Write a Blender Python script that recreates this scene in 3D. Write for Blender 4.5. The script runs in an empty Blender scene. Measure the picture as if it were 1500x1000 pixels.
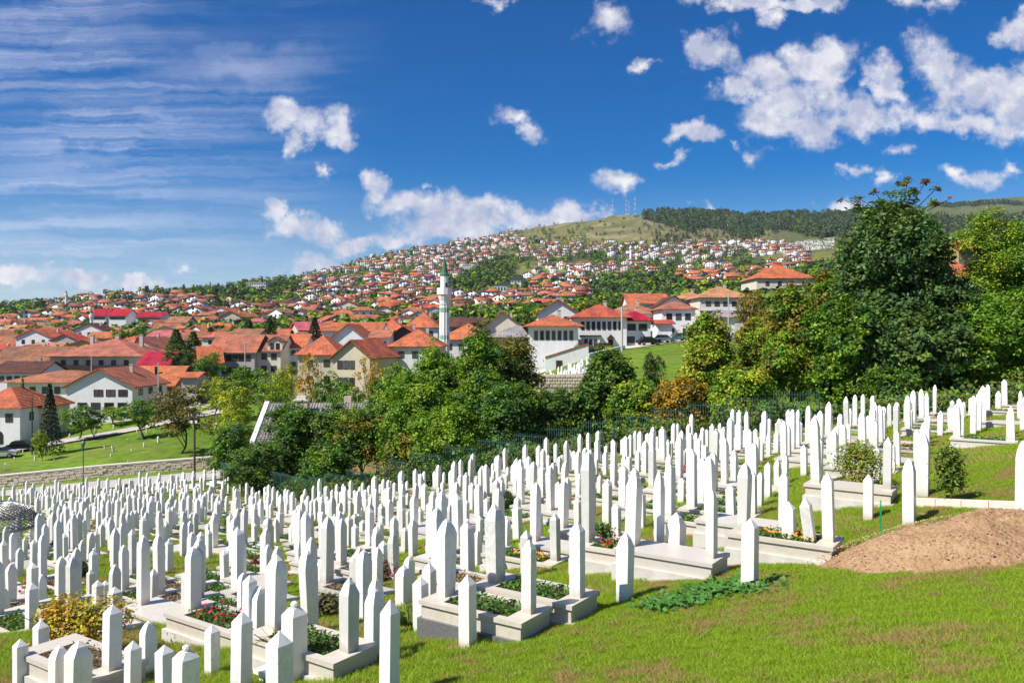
import bpy, math, random
import numpy as np
from math import radians as R
C = bpy.context.scene.collection
scene = bpy.context.scene
rnd = random.Random(7)
rng = np.random.default_rng(11)

# ---------------------------------------------------------------- camera
F = 1200.0; CX = 750.0; HY = 490.0          # the photograph's focal length, centre and horizon in its own 1500 px wide frame
cam_d = bpy.data.cameras.new('camera'); cam = bpy.data.objects.new('camera', cam_d); C.objects.link(cam)
cam.location = (0, 0, 0); cam.rotation_euler = (R(90), 0, 0)
cam_d.sensor_width = 36; cam_d.lens = F / 1500 * 36; cam_d.shift_y = -(500 - HY) / 1500
cam_d.clip_start = 0.1; cam_d.clip_end = 20000
scene.camera = cam
# ---------------------------------------------------------------- light
SUN_EL = 49.0
SUN_H = (-0.86, -0.51)                       # horizontal direction towards the sun
sun_az = math.atan2(SUN_H[0], SUN_H[1])      # clockwise from +Y
sd = bpy.data.lights.new('sun', 'SUN'); sd.energy = 4.6; sd.angle = R(0.55); sd.color = (1.0, 0.94, 0.85)
sun = bpy.data.objects.new('sun', sd); C.objects.link(sun)
sun.rotation_euler = (R(90 - SUN_EL), 0, math.atan2(SUN_H[1], SUN_H[0]) + R(90))
scene.view_settings.view_transform = 'Standard'; scene.view_settings.look = 'None'
scene.view_settings.exposure = 0.62; scene.view_settings.gamma = 1.0
scene.cycles.max_bounces = 6; scene.cycles.diffuse_bounces = 3; scene.cycles.glossy_bounces = 2
scene.cycles.transmission_bounces = 3; scene.cycles.transparent_max_bounces = 8; scene.cycles.volume_bounces = 0
scene.cycles.caustics_reflective = False; scene.cycles.caustics_refractive = False

class NT:
    """small helper round a node tree"""
    def __init__(s, tree): s.t = tree
    def n(s, typ, ins=None, **kw):
        nd = s.t.nodes.new(typ)
        for k, v in kw.items(): setattr(nd, k, v)
        for k, v in (ins or {}).items():
            sock = nd.inputs[k]
            if hasattr(v, 'bl_idname') or isinstance(v, bpy.types.NodeSocket): s.t.links.new(v, sock)
            else: sock.default_value = v
        return nd
    def m(s, op, a, b=None, c=None, clamp=False):
        ins = {0: a}
        if b is not None: ins[1] = b
        if c is not None: ins[2] = c
        return s.n('ShaderNodeMath', ins, operation=op, use_clamp=clamp).outputs[0]
    def vm(s, op, a, b=None, c=None):
        ins = {0: a}
        if b is not None: ins[1] = b
        if c is not None: ins[2] = c
        return s.n('ShaderNodeVectorMath', ins, operation=op)
    def noise(s, vec, scale, detail=3, rough=0.5, out=0, dist=0.0):
        ins = {'Scale': scale, 'Detail': detail, 'Roughness': rough, 'Distortion': dist}
        if vec is not None: ins['Vector'] = vec
        return s.n('ShaderNodeTexNoise', ins).outputs[out]
    def ramp(s, fac, stops, interp='LINEAR'):
        nd = s.n('ShaderNodeValToRGB', {0: fac}); cr = nd.color_ramp; cr.interpolation = interp
        while len(cr.elements) < len(stops): cr.elements.new(0.5)
        for e, (p, c) in zip(cr.elements, stops):
            e.position = p; e.color = (c, c, c, 1) if isinstance(c, (int, float)) else (*c, 1)
        return nd.outputs[0]
    def mix(s, fac, a, b, blend='MIX'):
        nd = s.n('ShaderNodeMix', data_type='RGBA', blend_type=blend)
        for i, v in ((0, fac), (6, a), (7, b)):
            if isinstance(v, bpy.types.NodeSocket): s.t.links.new(v, nd.inputs[i])
            else: nd.inputs[i].default_value = v if i == 0 else (*v[:3], 1)
        return nd.outputs[2]

# ---------------------------------------------------------------- sky with its clouds
world = bpy.data.worlds.new('World'); scene.world = world; world.use_nodes = True
w = NT(world.node_tree); wt = world.node_tree; wt.nodes.clear()
sky = w.n('ShaderNodeTexSky', sky_type='NISHITA', sun_disc=False, sun_elevation=R(SUN_EL), sun_rotation=sun_az,
          altitude=700, air_density=1.0, dust_density=0.25, ozone_density=3.5)
skyc = w.n('ShaderNodeHueSaturation', {'Hue': 0.511, 'Saturation': 1.62, 'Value': 0.80, 'Color': sky.outputs[0]}).outputs[0]
tc = w.n('ShaderNodeTexCoord').outputs['Generated']
sx = w.n('ShaderNodeSeparateXYZ', {0: tc})
dx, dy, dz = sx.outputs
# gnomonic coordinates of the northern sky (azimuth and height over the hill), a wide fallback elsewhere
dyp = w.m('MAXIMUM', dy, 0.12)
U = w.m('DIVIDE', dx, dyp); V = w.m('DIVIDE', dz, dyp)
uv = w.n('ShaderNodeCombineXYZ', {0: U, 1: V, 2: 0.0}).outputs[0]
warp = w.n('ShaderNodeTexNoise', {'Vector': uv, 'Scale': 16.0, 'Detail': 6.0, 'Roughness': 0.62}).outputs[1]
warp = w.vm('SUBTRACT', warp, (0.5, 0.5, 0.5)).outputs[0]
uvw = w.vm('MULTIPLY_ADD', warp, (0.095, 0.075, 0.0), uv).outputs[0]
DENSE = [(425,168,34,20),(442,195,20,24),(492,186,25,26),(505,205,16,17),(552,270,20,20),(590,288,42,22),(640,306,52,28),(692,312,48,30),
 (790,324,62,22),(845,310,42,20),(872,303,20,14),(400,305,22,18),(432,330,42,20),(470,338,32,22),(515,358,42,14),(585,355,38,18),(470,388,54,17),
 (30,402,58,16),(-30,396,50,16),(120,415,38,13),(192,421,38,11),(1040,75,42,27),(1020,63,20,14),
 (1135,112,52,30),(1200,92,48,30),(1165,150,66,40),(1172,188,82,26),(1292,118,26,34),(1272,165,46,28),(1080,128,30,14),(1240,190,50,18),
 (1375,92,30,36),(1430,135,60,42),(1485,155,60,50),(1495,48,36,24),(1365,178,30,18),(1420,188,70,18),(1580,120,80,50),
 (1085,2,78,15),(1180,3,60,11),(1020,195,38,15),(640,330,60,20),(700,335,50,18)]
FAINT = [(890,28,36,32),(735,2,24,8),(905,266,26,13),(745,178,26,12),(770,195,16,18),(945,93,16,9),(1030,305,20,9),(1255,300,36,12),(1310,220,34,11),
 (1420,256,30,11),(1482,246,22,7),(1250,258,18,10),(1287,262,14,13),(1068,210,14,8),(1105,232,18,14),(1350,0,46,15),(480,250,12,16),(625,265,12,9),
 (275,400,18,10),(1355,75,30,30),(975,235,26,6),(1130,25,18,20)]
def chain(blobs):
    cur = None
    for (px, py, a, b) in blobs:
        u, v, a, b = (px - CX) / F, (HY - py) / F, a / F * 1.35, b / F * 1.35
        q = w.vm('MULTIPLY_ADD', uvw, (1 / a, 1 / b, 0), (-u / a, -v / b, 0)).outputs[0]
        l = w.vm('LENGTH', q).outputs['Value']
        cur = l if cur is None else w.m('SMOOTH_MIN', cur, l, 0.25)
    return cur
front = w.n('ShaderNodeMapRange', {0: dy, 1: 0.15, 2: 0.3}, interpolation_type='SMOOTHSTEP').outputs[0]
dens = w.m('SUBTRACT', 1.0, chain(DENSE)); fnt = w.m('MULTIPLY', w.m('SUBTRACT', 1.0, chain(FAINT)), 0.6)
nf = w.noise(uv, 24.0, 8, 0.60)
nlow = w.noise(uv, 10.0, 4, 0.55)
cum = w.m('MAXIMUM', dens, fnt)
cum = w.m('MULTIPLY_ADD', w.m('SUBTRACT', nf, 0.52), 1.8, cum)
cum = w.n('ShaderNodeMapRange', {0: cum, 1: -0.02, 2: 0.68}, interpolation_type='SMOOTHSTEP').outputs[0]
cum = w.m('MULTIPLY', cum, front)
# scattered fair-weather clouds over the rest of the sky
gen = w.noise(w.vm('MULTIPLY', tc, (1, 1, 2.2)).outputs[0], 5.0, 8, 0.6)
gen = w.n('ShaderNodeMapRange', {0: gen, 1: 0.56, 2: 0.68}, interpolation_type='SMOOTHSTEP').outputs[0]
gen = w.m('MULTIPLY', gen, w.m('SUBTRACT', 1.0, front))
# thin streaked high cloud in the western sky
cv = w.n('ShaderNodeMapping', {'Vector': uv, 'Rotation': (0, 0, R(-13)), 'Scale': (0.8, 13.0, 1)}).outputs[0]
cv = w.vm('MULTIPLY_ADD', warp, (0.28, 0.24, 0), cv).outputs[0]
ci = w.noise(cv, 2.6, 8, 0.66, dist=0.12)
ci = w.n('ShaderNodeMapRange', {0: ci, 1: 0.36, 2: 0.74}, interpolation_type='SMOOTHSTEP').outputs[0]
wm = w.n('ShaderNodeMapRange', {0: U, 1: -0.12, 2: -0.52}, interpolation_type='SMOOTHSTEP').outputs[0]
blot = w.n('ShaderNodeMapRange', {0: w.noise(uv, 3.2, 3, 0.5), 1: 0.36, 2: 0.58}, interpolation_type='SMOOTHSTEP').outputs[0]
ci = w.m('MULTIPLY', w.m('MULTIPLY', ci, wm), w.m('MULTIPLY_ADD', blot, 0.36, 0.12))
# one wisp near the middle
wq = w.n('ShaderNodeMapping', {'Vector': uvw, 'Location': (0.14, -0.48, 0)}).outputs[0]
wq = w.n('ShaderNodeMapping', {'Vector': uvw, 'Location': (0.325 * 7.2, -0.322 * 24, 0), 'Scale': (7.2, 24, 1)}).outputs[0]
wl = w.m('SUBTRACT', 1.0, w.vm('LENGTH', wq).outputs['Value'])
wl = w.m('MULTIPLY', w.n('ShaderNodeMapRange', {0: w.m('MULTIPLY_ADD', w.m('SUBTRACT', w.noise(cv, 5, 6, 0.6), 0.5), 1.3, wl), 1: 0.0, 2: 1.0}).outputs[0], 0.28)
ci = w.m('MAXIMUM', ci, w.m('MULTIPLY', wl, front))
ci = w.m('MAXIMUM', ci, w.m('MULTIPLY', w.n('ShaderNodeMapRange', {0: w.noise(w.vm('MULTIPLY', tc, (2, 2, 9)).outputs[0], 3, 6, .6), 1: .5, 2: .8}).outputs[0], w.m('MULTIPLY', w.m('SUBTRACT', 1.0, front), 0.25)))
# low milky band towards the horizon in the west
lowm = w.n('ShaderNodeMapRange', {0: dz, 1: 0.22, 2: 0.0}, interpolation_type='SMOOTHSTEP').outputs[0]
skyc = w.mix(w.m('MULTIPLY', lowm, 0.35), skyc, (3.0, 4.6, 7.2))
nsh = w.noise(w.vm('ADD', uv, (0.012, -0.016, 0)).outputs[0], 30.0, 5, 0.6)
shade = w.m('MULTIPLY_ADD', w.m('SUBTRACT', nlow, 0.5), 1.5, 0.62)
shade = w.m('MULTIPLY_ADD', w.m('SUBTRACT', w.noise(uv, 30.0, 5, 0.6), nsh), 2.2, shade, clamp=True)
shade = w.m('MULTIPLY', shade, w.n('ShaderNodeMapRange', {0: nf, 1: 0.3, 2: 0.6, 3: 0.8, 4: 1.0}).outputs[0])
shade = w.m('SUBTRACT', shade, w.m('MULTIPLY', w.n('ShaderNodeMapRange', {0: dens, 1: 0.15, 2: 0.75}).outputs[0], 0.30), clamp=True)
ccol = w.mix(shade, (4.0, 4.3, 5.6), (8.2, 7.9, 7.9))
col = w.mix(w.m('MULTIPLY', ci, 1.0), skyc, (7.6, 7.7, 8.8))
col = w.mix(w.m('MULTIPLY', w.m('MAXIMUM', cum, gen), 0.94), col, ccol)
bg = w.n('ShaderNodeBackground', {'Color': col, 'Strength': 0.085})
wo = w.n('ShaderNodeOutputWorld', {0: bg.outputs[0]})

# ---------------------------------------------------------------- the lie of the land
def _rbf_fit(P, z):
    n = len(P); d = np.linalg.norm(P[:, None] - P[None], axis=2)
    K = np.where(d > 0, d * d * np.log(d + 1e-9), 0) + np.eye(n) * 0.5
    A = np.zeros((n + 3, n + 3)); A[:n, :n] = K; A[:n, n] = 1; A[:n, n + 1:] = P; A[n, :n] = 1; A[n + 1:, :n] = P.T
    return np.linalg.solve(A, np.concatenate([z, [0, 0, 0]]))
NS = 1.25                                   # metres per unit of the survey points below
def ctl(px, py, Y): return ((px - CX) / F * Y, Y, -(py - HY) / F * Y)
NEARP = np.array([(0, 0, -2.35), (10, 0, -0.9), (-10, 0, -3.9), (0, -15, -.7), (-25, 0, -6.0), (25, 5, 1.0), (-12, 18, -6.5), ctl(570, 1020, 8.8), ctl(685, 950, 10.5), ctl(915, 880, 11.8),
    ctl(1098, 860, 11.6), ctl(1332, 768, 14.4), ctl(1300, 1000, 6.95), ctl(1500, 800, 12.0), ctl(750, 790, 21.5), ctl(750, 740, 30), ctl(750, 703, 40), ctl(1060, 642, 40), ctl(1060, 680, 28), ctl(1060, 740, 20),
    ctl(1420, 606, 36), ctl(1420, 660, 23), ctl(1420, 735, 15), ctl(450, 745, 52), ctl(450, 790, 33), ctl(450, 870, 18), ctl(200, 713, 70), ctl(200, 760, 44), ctl(200, 815, 27), ctl(0, 735, 66), ctl(0, 790, 36), ctl(-200, 760, 60), ctl(600, 722, 44),
    ctl(-300, 850, 30), ctl(1700, 560, 36), ctl(1240, 622, 39), ctl(900, 668, 41), ctl(0, 940, 13.5), ctl(330, 718, 66), ctl(1700, 540, 60), ctl(1300, 585, 60), ctl(1000, 625, 60), ctl(700, 680, 60)]) * NS
_c = _rbf_fit(NEARP[:, :2], NEARP[:, 2])
def near_h(x, y):
    x = np.clip(x, -72, 60); y = np.clip(y, -20, 80)
    z = _c[-3] + _c[-2] * x + _c[-1] * y
    for i, (px, py, _) in enumerate(NEARP):
        d2 = (x - px) ** 2 + (y - py) ** 2 + 1e-12
        z = z + _c[i] * 0.5 * d2 * np.log(d2)
    return z
YS = [75, 90, 98, 120, 150, 200, 300, 450, 700, 1000, 1400, 1900, 2500, 3200, 4200, 6000]
TAB = {
 -400: [745, 735, 712, 668, 630, 592, 545, 508, 480, 466, 462, 466, 470, 474, 480, 484],
 0:   [738, 724, 702, 655, 622, 582, 535, 500, 470, 456, 454, 462, 468, 474, 480, 484],
 150: [733, 712, 690, 645, 608, 566, 520, 490, 458, 440, 440, 455, 466, 474, 480, 484],
 300: [722, 704, 683, 636, 590, 548, 508, 482, 450, 430, 432, 448, 462, 474, 480, 484],
 450: [712, 700, 690, 640, 590, 540, 502, 478, 448, 424, 402, 408, 440, 470, 480, 484],
 600: [700, 680, 665, 622, 575, 530, 497, 472, 442, 410, 376, 362, 380, 430, 470, 484],
 750: [672, 640, 615, 570, 540, 512, 488, 465, 436, 408, 376, 352, 343, 360, 420, 480],
 850: [650, 600, 556, 528, 510, 494, 475, 456, 430, 404, 374, 345, 326, 335, 390, 470],
 930: [635, 580, 545, 520, 504, 488, 468, 450, 426, 400, 372, 340, 312, 325, 390, 470],
 1050:[620, 575, 550, 518, 498, 480, 460, 440, 412, 392, 368, 346, 322, 330, 390, 470],
 1200:[600, 560, 540, 510, 488, 468, 446, 426, 400, 380, 362, 340, 313, 325, 370, 470],
 1350:[580, 548, 525, 500, 476, 452, 430, 410, 388, 370, 352, 338, 322, 310, 300, 400],
 1500:[562, 535, 515, 490, 466, 440, 418, 400, 378, 360, 345, 332, 320, 305, 286, 400],
 1900:[540, 515, 500, 475, 450, 425, 405, 388, 368, 350, 335, 322, 310, 298, 280, 400]}
_pxs = np.array(sorted(TAB)); _G = np.array([TAB[p] for p in _pxs], float); _ly = np.log(np.array(YS, float))
_fx = np.arange(-400, 1901, 10.0); _fy = np.linspace(_ly[0], _ly[-1], 140)
_t = np.array([np.interp(_fy, _ly, r) for r in _G]); _T = np.array([np.interp(_fx, _pxs, _t[:, j]) for j in range(len(_fy))]).T
def _sm(A, ax, k):
    for _ in range(k):
        P = np.pad(A, [(1, 1) if a == ax else (0, 0) for a in (0, 1)], mode='edge')
        A = (P[:-2] + 2 * P[1:-1] + P[2:]) / 4 if ax == 0 else (P[:, :-2] + 2 * P[:, 1:-1] + P[:, 2:]) / 4
    return A
_T = _sm(_sm(_T, 0, 14), 1, 2)
def vnoise(x, y, seed=0):
    xi = np.floor(x).astype(np.int64); yi = np.floor(y).astype(np.int64); fx = x - xi; fy = y - yi
    fx = fx * fx * (3 - 2 * fx); fy = fy * fy * (3 - 2 * fy)
    def h(a, b):
        n = (a * 374761393 + b * 668265263 + seed * 1442695041) & 0x7fffffff
        n = ((n ^ (n >> 13)) * 1274126177) & 0x7fffffff
        return ((n ^ (n >> 16)) & 0xffff) / 65535.0
    return (h(xi, yi) * (1 - fx) + h(xi + 1, yi) * fx) * (1 - fy) + (h(xi, yi + 1) * (1 - fx) + h(xi + 1, yi + 1) * fx) * fy
def fbm(x, y, seed=0, o=4):
    return sum(vnoise(x * 2 ** i, y * 2 ** i, seed + i) / 2 ** i for i in range(o)) / sum(1 / 2 ** i for i in range(o)) - 0.5
def H(x, y):
    x = np.asarray(x, float); y = np.asarray(y, float)
    r = np.hypot(x, y); Yd = np.maximum(np.maximum(y, 0.55 * r), 1.0)
    px = np.clip(CX + F * x / np.maximum(y, Yd), -400, 1899.9)
    ly = np.clip(np.log(Yd), _fy[0], _fy[-1] - 1e-6)
    a = (px + 400) / 10; i = np.minimum(a.astype(int), len(_fx) - 2); fa = a - i
    b = (ly - _fy[0]) / (_fy[1] - _fy[0]); j = np.minimum(b.astype(int), len(_fy) - 2); fb = b - j
    py = (_T[i, j] * (1 - fa) + _T[i + 1, j] * fa) * (1 - fb) + (_T[i, j + 1] * (1 - fa) + _T[i + 1, j + 1] * fa) * fb
    far = -(py - HY) / F * Yd
    far = far + fbm(x / 160, y / 160, 5) * np.clip((Yd - 350) / 2000, 0, 1) * 60 + fbm(x / 40, y / 40, 9) * np.clip((Yd - 300) / 2000, 0, 1) * 8
    nz = near_h(x, y) + fbm(x / 1.7, y / 1.7, 3) * 0.05
    t = np.clip((Yd - 66) / 16, 0, 1); t = t * t * (3 - 2 * t)
    return nz * (1 - t) + far * t
def h1(x, y): return float(H(np.array([x]), np.array([y]))[0])
_ysamp = np.concatenate([np.arange(5, 60, 0.1), np.geomspace(60, 4000, 900)])
def hit(px, py, ymin=5, lift=0.0):
    """the first place where the line of sight through a spot of the photograph meets the land (raised by lift)"""
    xs = (px - CX) / F * _ysamp; zs = H(xs, _ysamp) + lift; ray = -(py - HY) / F * _ysamp
    ok = np.nonzero((zs >= ray) & (_ysamp >= ymin))[0]
    k = ok[0] if len(ok) else len(_ysamp) - 1
    return float(xs[k]), float(_ysamp[k]), float(zs[k] - lift)
def at(px, Y): x = (px - CX) / F * Y; return x, Y, h1(x, Y)
# ---------------------------------------------------------------- mesh helpers
def mesh_np(name, V, Fc, mats, mi=None, tint=None, smooth=False):
    """V (n,3); Fc: list of (m,k) index arrays (all faces of one k together)"""
    me = bpy.data.meshes.new(name)
    V = np.asarray(V, np.float32); Fc = [np.asarray(f, np.int32) for f in Fc if len(f)]
    me.vertices.add(len(V)); me.vertices.foreach_set('co', V.ravel())
    nl = sum(f.size for f in Fc); nf = sum(len(f) for f in Fc)
    me.loops.add(nl); me.loops.foreach_set('vertex_index', np.concatenate([f.ravel() for f in Fc]))
    tot = np.concatenate([np.full(len(f), f.shape[1]) for f in Fc]); st = np.concatenate([[0], np.cumsum(tot)[:-1]])
    me.polygons.add(nf); me.polygons.foreach_set('loop_start', st.astype(np.int32)); me.polygons.foreach_set('loop_total', tot.astype(np.int32))
    for m in (mats if isinstance(mats, (list, tuple)) else [mats]): me.materials.append(m)
    if mi is not None: me.polygons.foreach_set('material_index', np.asarray(mi, np.int32))
    if tint is not None:
        a = me.attributes.new('tint', 'FLOAT_COLOR', 'POINT')
        t = np.ones((len(V), 4), np.float32); t[:, :3] = tint; a.data.foreach_set('color', t.ravel())
    me.update(calc_edges=True); me.validate()
    if smooth: me.polygons.foreach_set('use_smooth', np.ones(nf, bool))
    return me
class MB:
    """collects boxes, prisms, tubes; faces may have any number of corners"""
    def __init__(s): s.v = []; s.f = []; s.m = []; s.cur = 0
    def add(s, vs, fs):
        b = len(s.v); s.v += [tuple(v) for v in vs]; s.f += [tuple(b + i for i in f) for f in fs]; s.m += [s.cur] * len(fs); return s
    def box(s, x0, x1, y0, y1, z0, z1):
        return s.add([(x0,y0,z0),(x1,y0,z0),(x1,y1,z0),(x0,y1,z0),(x0,y0,z1),(x1,y0,z1),(x1,y1,z1),(x0,y1,z1)],
                     [(0,3,2,1),(4,5,6,7),(0,1,5,4),(1,2,6,5),(2,3,7,6),(3,0,4,7)])
    def loft(s, rings, cap=True):
        """rings: lists of equally many points, anticlockwise seen from the end of the run"""
        n = len(rings[0]); vs = [p for r in rings for p in r]; fs = []
        for k in range(len(rings) - 1):
            for i in range(n):
                j = (i + 1) % n; fs.append((k*n+i, k*n+j, (k+1)*n+j, (k+1)*n+i))
        if cap: fs += [tuple(range(n))[::-1], tuple((len(rings)-1)*n+i for i in range(n))]
        return s.add(vs, fs)
    def tube(s, pts, rad, n=6, cap=True):
        pts = [np.array(p, float) for p in pts]; rings = []
        for i, p in enumerate(pts):
            d = pts[min(i+1, len(pts)-1)] - pts[max(i-1, 0)]; d /= np.linalg.norm(d) + 1e-9
            a = np.cross(d, (0, 0, 1)); a = a / np.linalg.norm(a) if np.linalg.norm(a) > 1e-3 else np.array((1., 0, 0)); b = np.cross(a, d)
            r = rad[i] if hasattr(rad, '__len__') else rad
            rings.append([tuple(p + r * (a * math.cos(t) - b * math.sin(t))) for t in [2*math.pi*k/n for k in range(n)]])
        return s.loft(rings[::-1] if False else rings, cap)
    def xf(s, fn): s.v = [fn(*v) for v in s.v]; return s
    def mesh(s, name, mats, smooth=False):
        me = bpy.data.meshes.new(name); me.from_pydata(s.v, [], s.f)
        for m in (mats if isinstance(mats, (list, tuple)) else [mats]): me.materials.append(m)
        if any(s.m): me.polygons.foreach_set('material_index', s.m)
        if smooth: me.polygons.foreach_set('use_smooth', [True] * len(s.f))
        me.update(); return me
def fixn(me):
    import bmesh
    bm = bmesh.new(); bm.from_mesh(me); bmesh.ops.recalc_face_normals(bm, faces=bm.faces); bm.to_mesh(me); bm.free(); return me
def ob(name, me, parent=None, loc=(0,0,0), rz=0.0, color=None, kind=None):
    o = bpy.data.objects.new(name, me); C.objects.link(o); o.location = loc
    if rz: o.rotation_euler = (0, 0, rz)
    if parent: o.parent = parent
    if color: o.color = (*color, 1)
    if kind: o['kind'] = kind
    return o
def tag(o, label, cat, group=None):
    o['label'] = label; o['category'] = cat
    if group: o['group'] = group
    return o
def thing(name, label, cat, loc=(0,0,0), rz=0.0, group=None):
    o = ob(name, None, None, loc, rz); return tag(o, label, cat, group)
ORD = ['nearest','second','third','fourth','fifth','sixth','seventh','eighth','ninth','tenth','eleventh','twelfth','thirteenth','fourteenth','fifteenth','sixteenth','seventeenth','eighteenth','nineteenth','twentieth']
ORD += ['twenty-' + o for o in ['first'] + ORD[1:9]] + ['thirtieth'] + ['thirty-' + o for o in ['first'] + ORD[1:9]] + ['fortieth'] + ['forty-' + o for o in ['first'] + ORD[1:9]] + ['fiftieth']
def scr(p): return (CX + F * p[0] / p[1], HY - F * p[2] / p[1])
def label_by_landmarks(items, marks):
    """items: (object, description, (x,y,z)); marks: (name, (x,y,z)). Each gets '<description>, nth <side of> the <landmark>'."""
    bins = {}
    for o, desc, p in items:
        a = scr(p); best = None
        for nm, q in marks:
            b = scr(q); d = math.hypot(a[0] - b[0], (a[1] - b[1]) * 1.6)
            if best is None or d < best[0]: best = (d, nm, a[0] - b[0], a[1] - b[1])
        d, nm, ex, ey = best
        side = ('right of' if ex > 0 else 'left of') if abs(ex) > abs(ey) * 1.6 else ('before' if ey > 0 else 'behind')
        bins.setdefault((desc, nm, side), []).append((d, o))
    for (desc, nm, side), L in bins.items():
        L.sort(key=lambda t: t[0])
        for k, (d, o) in enumerate(L):
            if k == 0: o['label'] = f'{desc}, {"the nearest " if len(L) > 1 else ""}{side} the {nm}'
            else: o['label'] = f'{desc}, {ORD[min(k, len(ORD)-1)]} {side} the {nm}'
            if len(o['label'].replace('-', ' ').split()) > 16: o['label'] = o['label'].replace('kerbed white grave', 'white grave').replace('the nearest ', 'nearest ')

# ---------------------------------------------------------------- materials
def mat(name, rough=0.8, spec=0.3):
    m = bpy.data.materials.new(name); m.use_nodes = True; t = NT(m.node_tree)
    b = m.node_tree.nodes['Principled BSDF']; b.inputs['Roughness'].default_value = rough; b.inputs['Specular IOR Level'].default_value = spec
    return m, t, b
def L(t, a, b): t.t.links.new(a, b)
def plain(name, col, rough=0.7, var=0.12, scale=4.0, metallic=0.0, spec=0.3, bump=0.0):
    m, t, b = mat(name, rough, spec); b.inputs['Metallic'].default_value = metallic
    tcx = t.n('ShaderNodeTexCoord').outputs['Object']; n = t.noise(tcx, scale, 5, 0.6)
    c = t.mix(n, tuple(x * (1 - var * 1.6) for x in col), tuple(min(1, x * (1 + var)) for x in col)); L(t, c, b.inputs['Base Color'])
    if bump: L(t, t.n('ShaderNodeBump', {'Strength': bump, 'Distance': 0.02, 'Height': t.noise(tcx, scale * 6, 5, .6)}).outputs[0], b.inputs['Normal'])
    return m
def own_colour(t):
    return t.n('ShaderNodeObjectInfo').outputs['Color']
def attr(t, n='tint'):
    return t.n('ShaderNodeAttribute', attribute_name=n).outputs['Color']
# marble
M = {}
def marble():
    m, t, b = mat('white_marble', 0.42, 0.4)
    oi = t.n('ShaderNodeObjectInfo'); tc = t.n('ShaderNodeTexCoord').outputs['Object']
    off = t.vm('MULTIPLY_ADD', t.n('ShaderNodeCombineXYZ', {0: oi.outputs['Random'], 1: oi.outputs['Random'], 2: oi.outputs['Random']}).outputs[0], (37, 19, 53), tc).outputs[0]
    v = t.noise(off, 2.2, 8, 0.68, dist=1.6)
    vein = t.ramp(v, [(0.0, 0.0), (0.46, 0.0), (0.505, 1.0), (0.55, 0.0), (1, 0)])
    cl = t.noise(off, 1.3, 4, 0.55)
    c = t.mix(cl, (0.80, 0.80, 0.79), (0.90, 0.89, 0.87))
    c = t.mix(t.m('MULTIPLY', vein, t.m('MULTIPLY', oi.outputs['Random'], 0.42)), c, (0.42, 0.46, 0.46))
    # rain streaks and grime, warmer near the ground
    st = t.noise(t.vm('MULTIPLY', off, (14, 14, 0.9)).outputs[0], 1.0, 5, 0.65)
    st = t.n('ShaderNodeMapRange', {0: st, 1: 0.52, 2: 0.8}).outputs[0]
    c = t.mix(t.m('MULTIPLY', st, 0.26), c, (0.45, 0.42, 0.36))
    z = t.n('ShaderNodeSeparateXYZ', {0: tc}).outputs[2]
    foot = t.n('ShaderNodeMapRange', {0: t.m('ADD', z, t.m('MULTIPLY', cl, -0.35)), 1: 0.02, 2: -0.12}).outputs[0]
    c = t.mix(t.m('MULTIPLY', foot, 0.55), c, (0.40, 0.34, 0.24))
    sp = t.n('ShaderNodeMapRange', {0: t.noise(off, 26, 3, .7), 1: 0.66, 2: 0.76}).outputs[0]
    c = t.mix(t.m('MULTIPLY', sp, 0.35), c, (0.3, 0.3, 0.27))
    c = t.mix(1.0, c, oi.outputs['Color'], 'MULTIPLY')
    L(t, c, b.inputs['Base Color'])
    L(t, t.n('ShaderNodeBump', {'Strength': 0.12, 'Distance': 0.004, 'Height': t.noise(off, 40, 5, .7)}).outputs[0], b.inputs['Normal'])
    return m
M['marble'] = marble()
M['kerb'] = plain('kerb_concrete', (0.62, 0.59, 0.54), 0.85, 0.25, 3.0, bump=.3)
M['grey_stone'] = plain('grey_granite', (0.16, 0.16, 0.165), 0.4, 0.3, 20.0)
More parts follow.
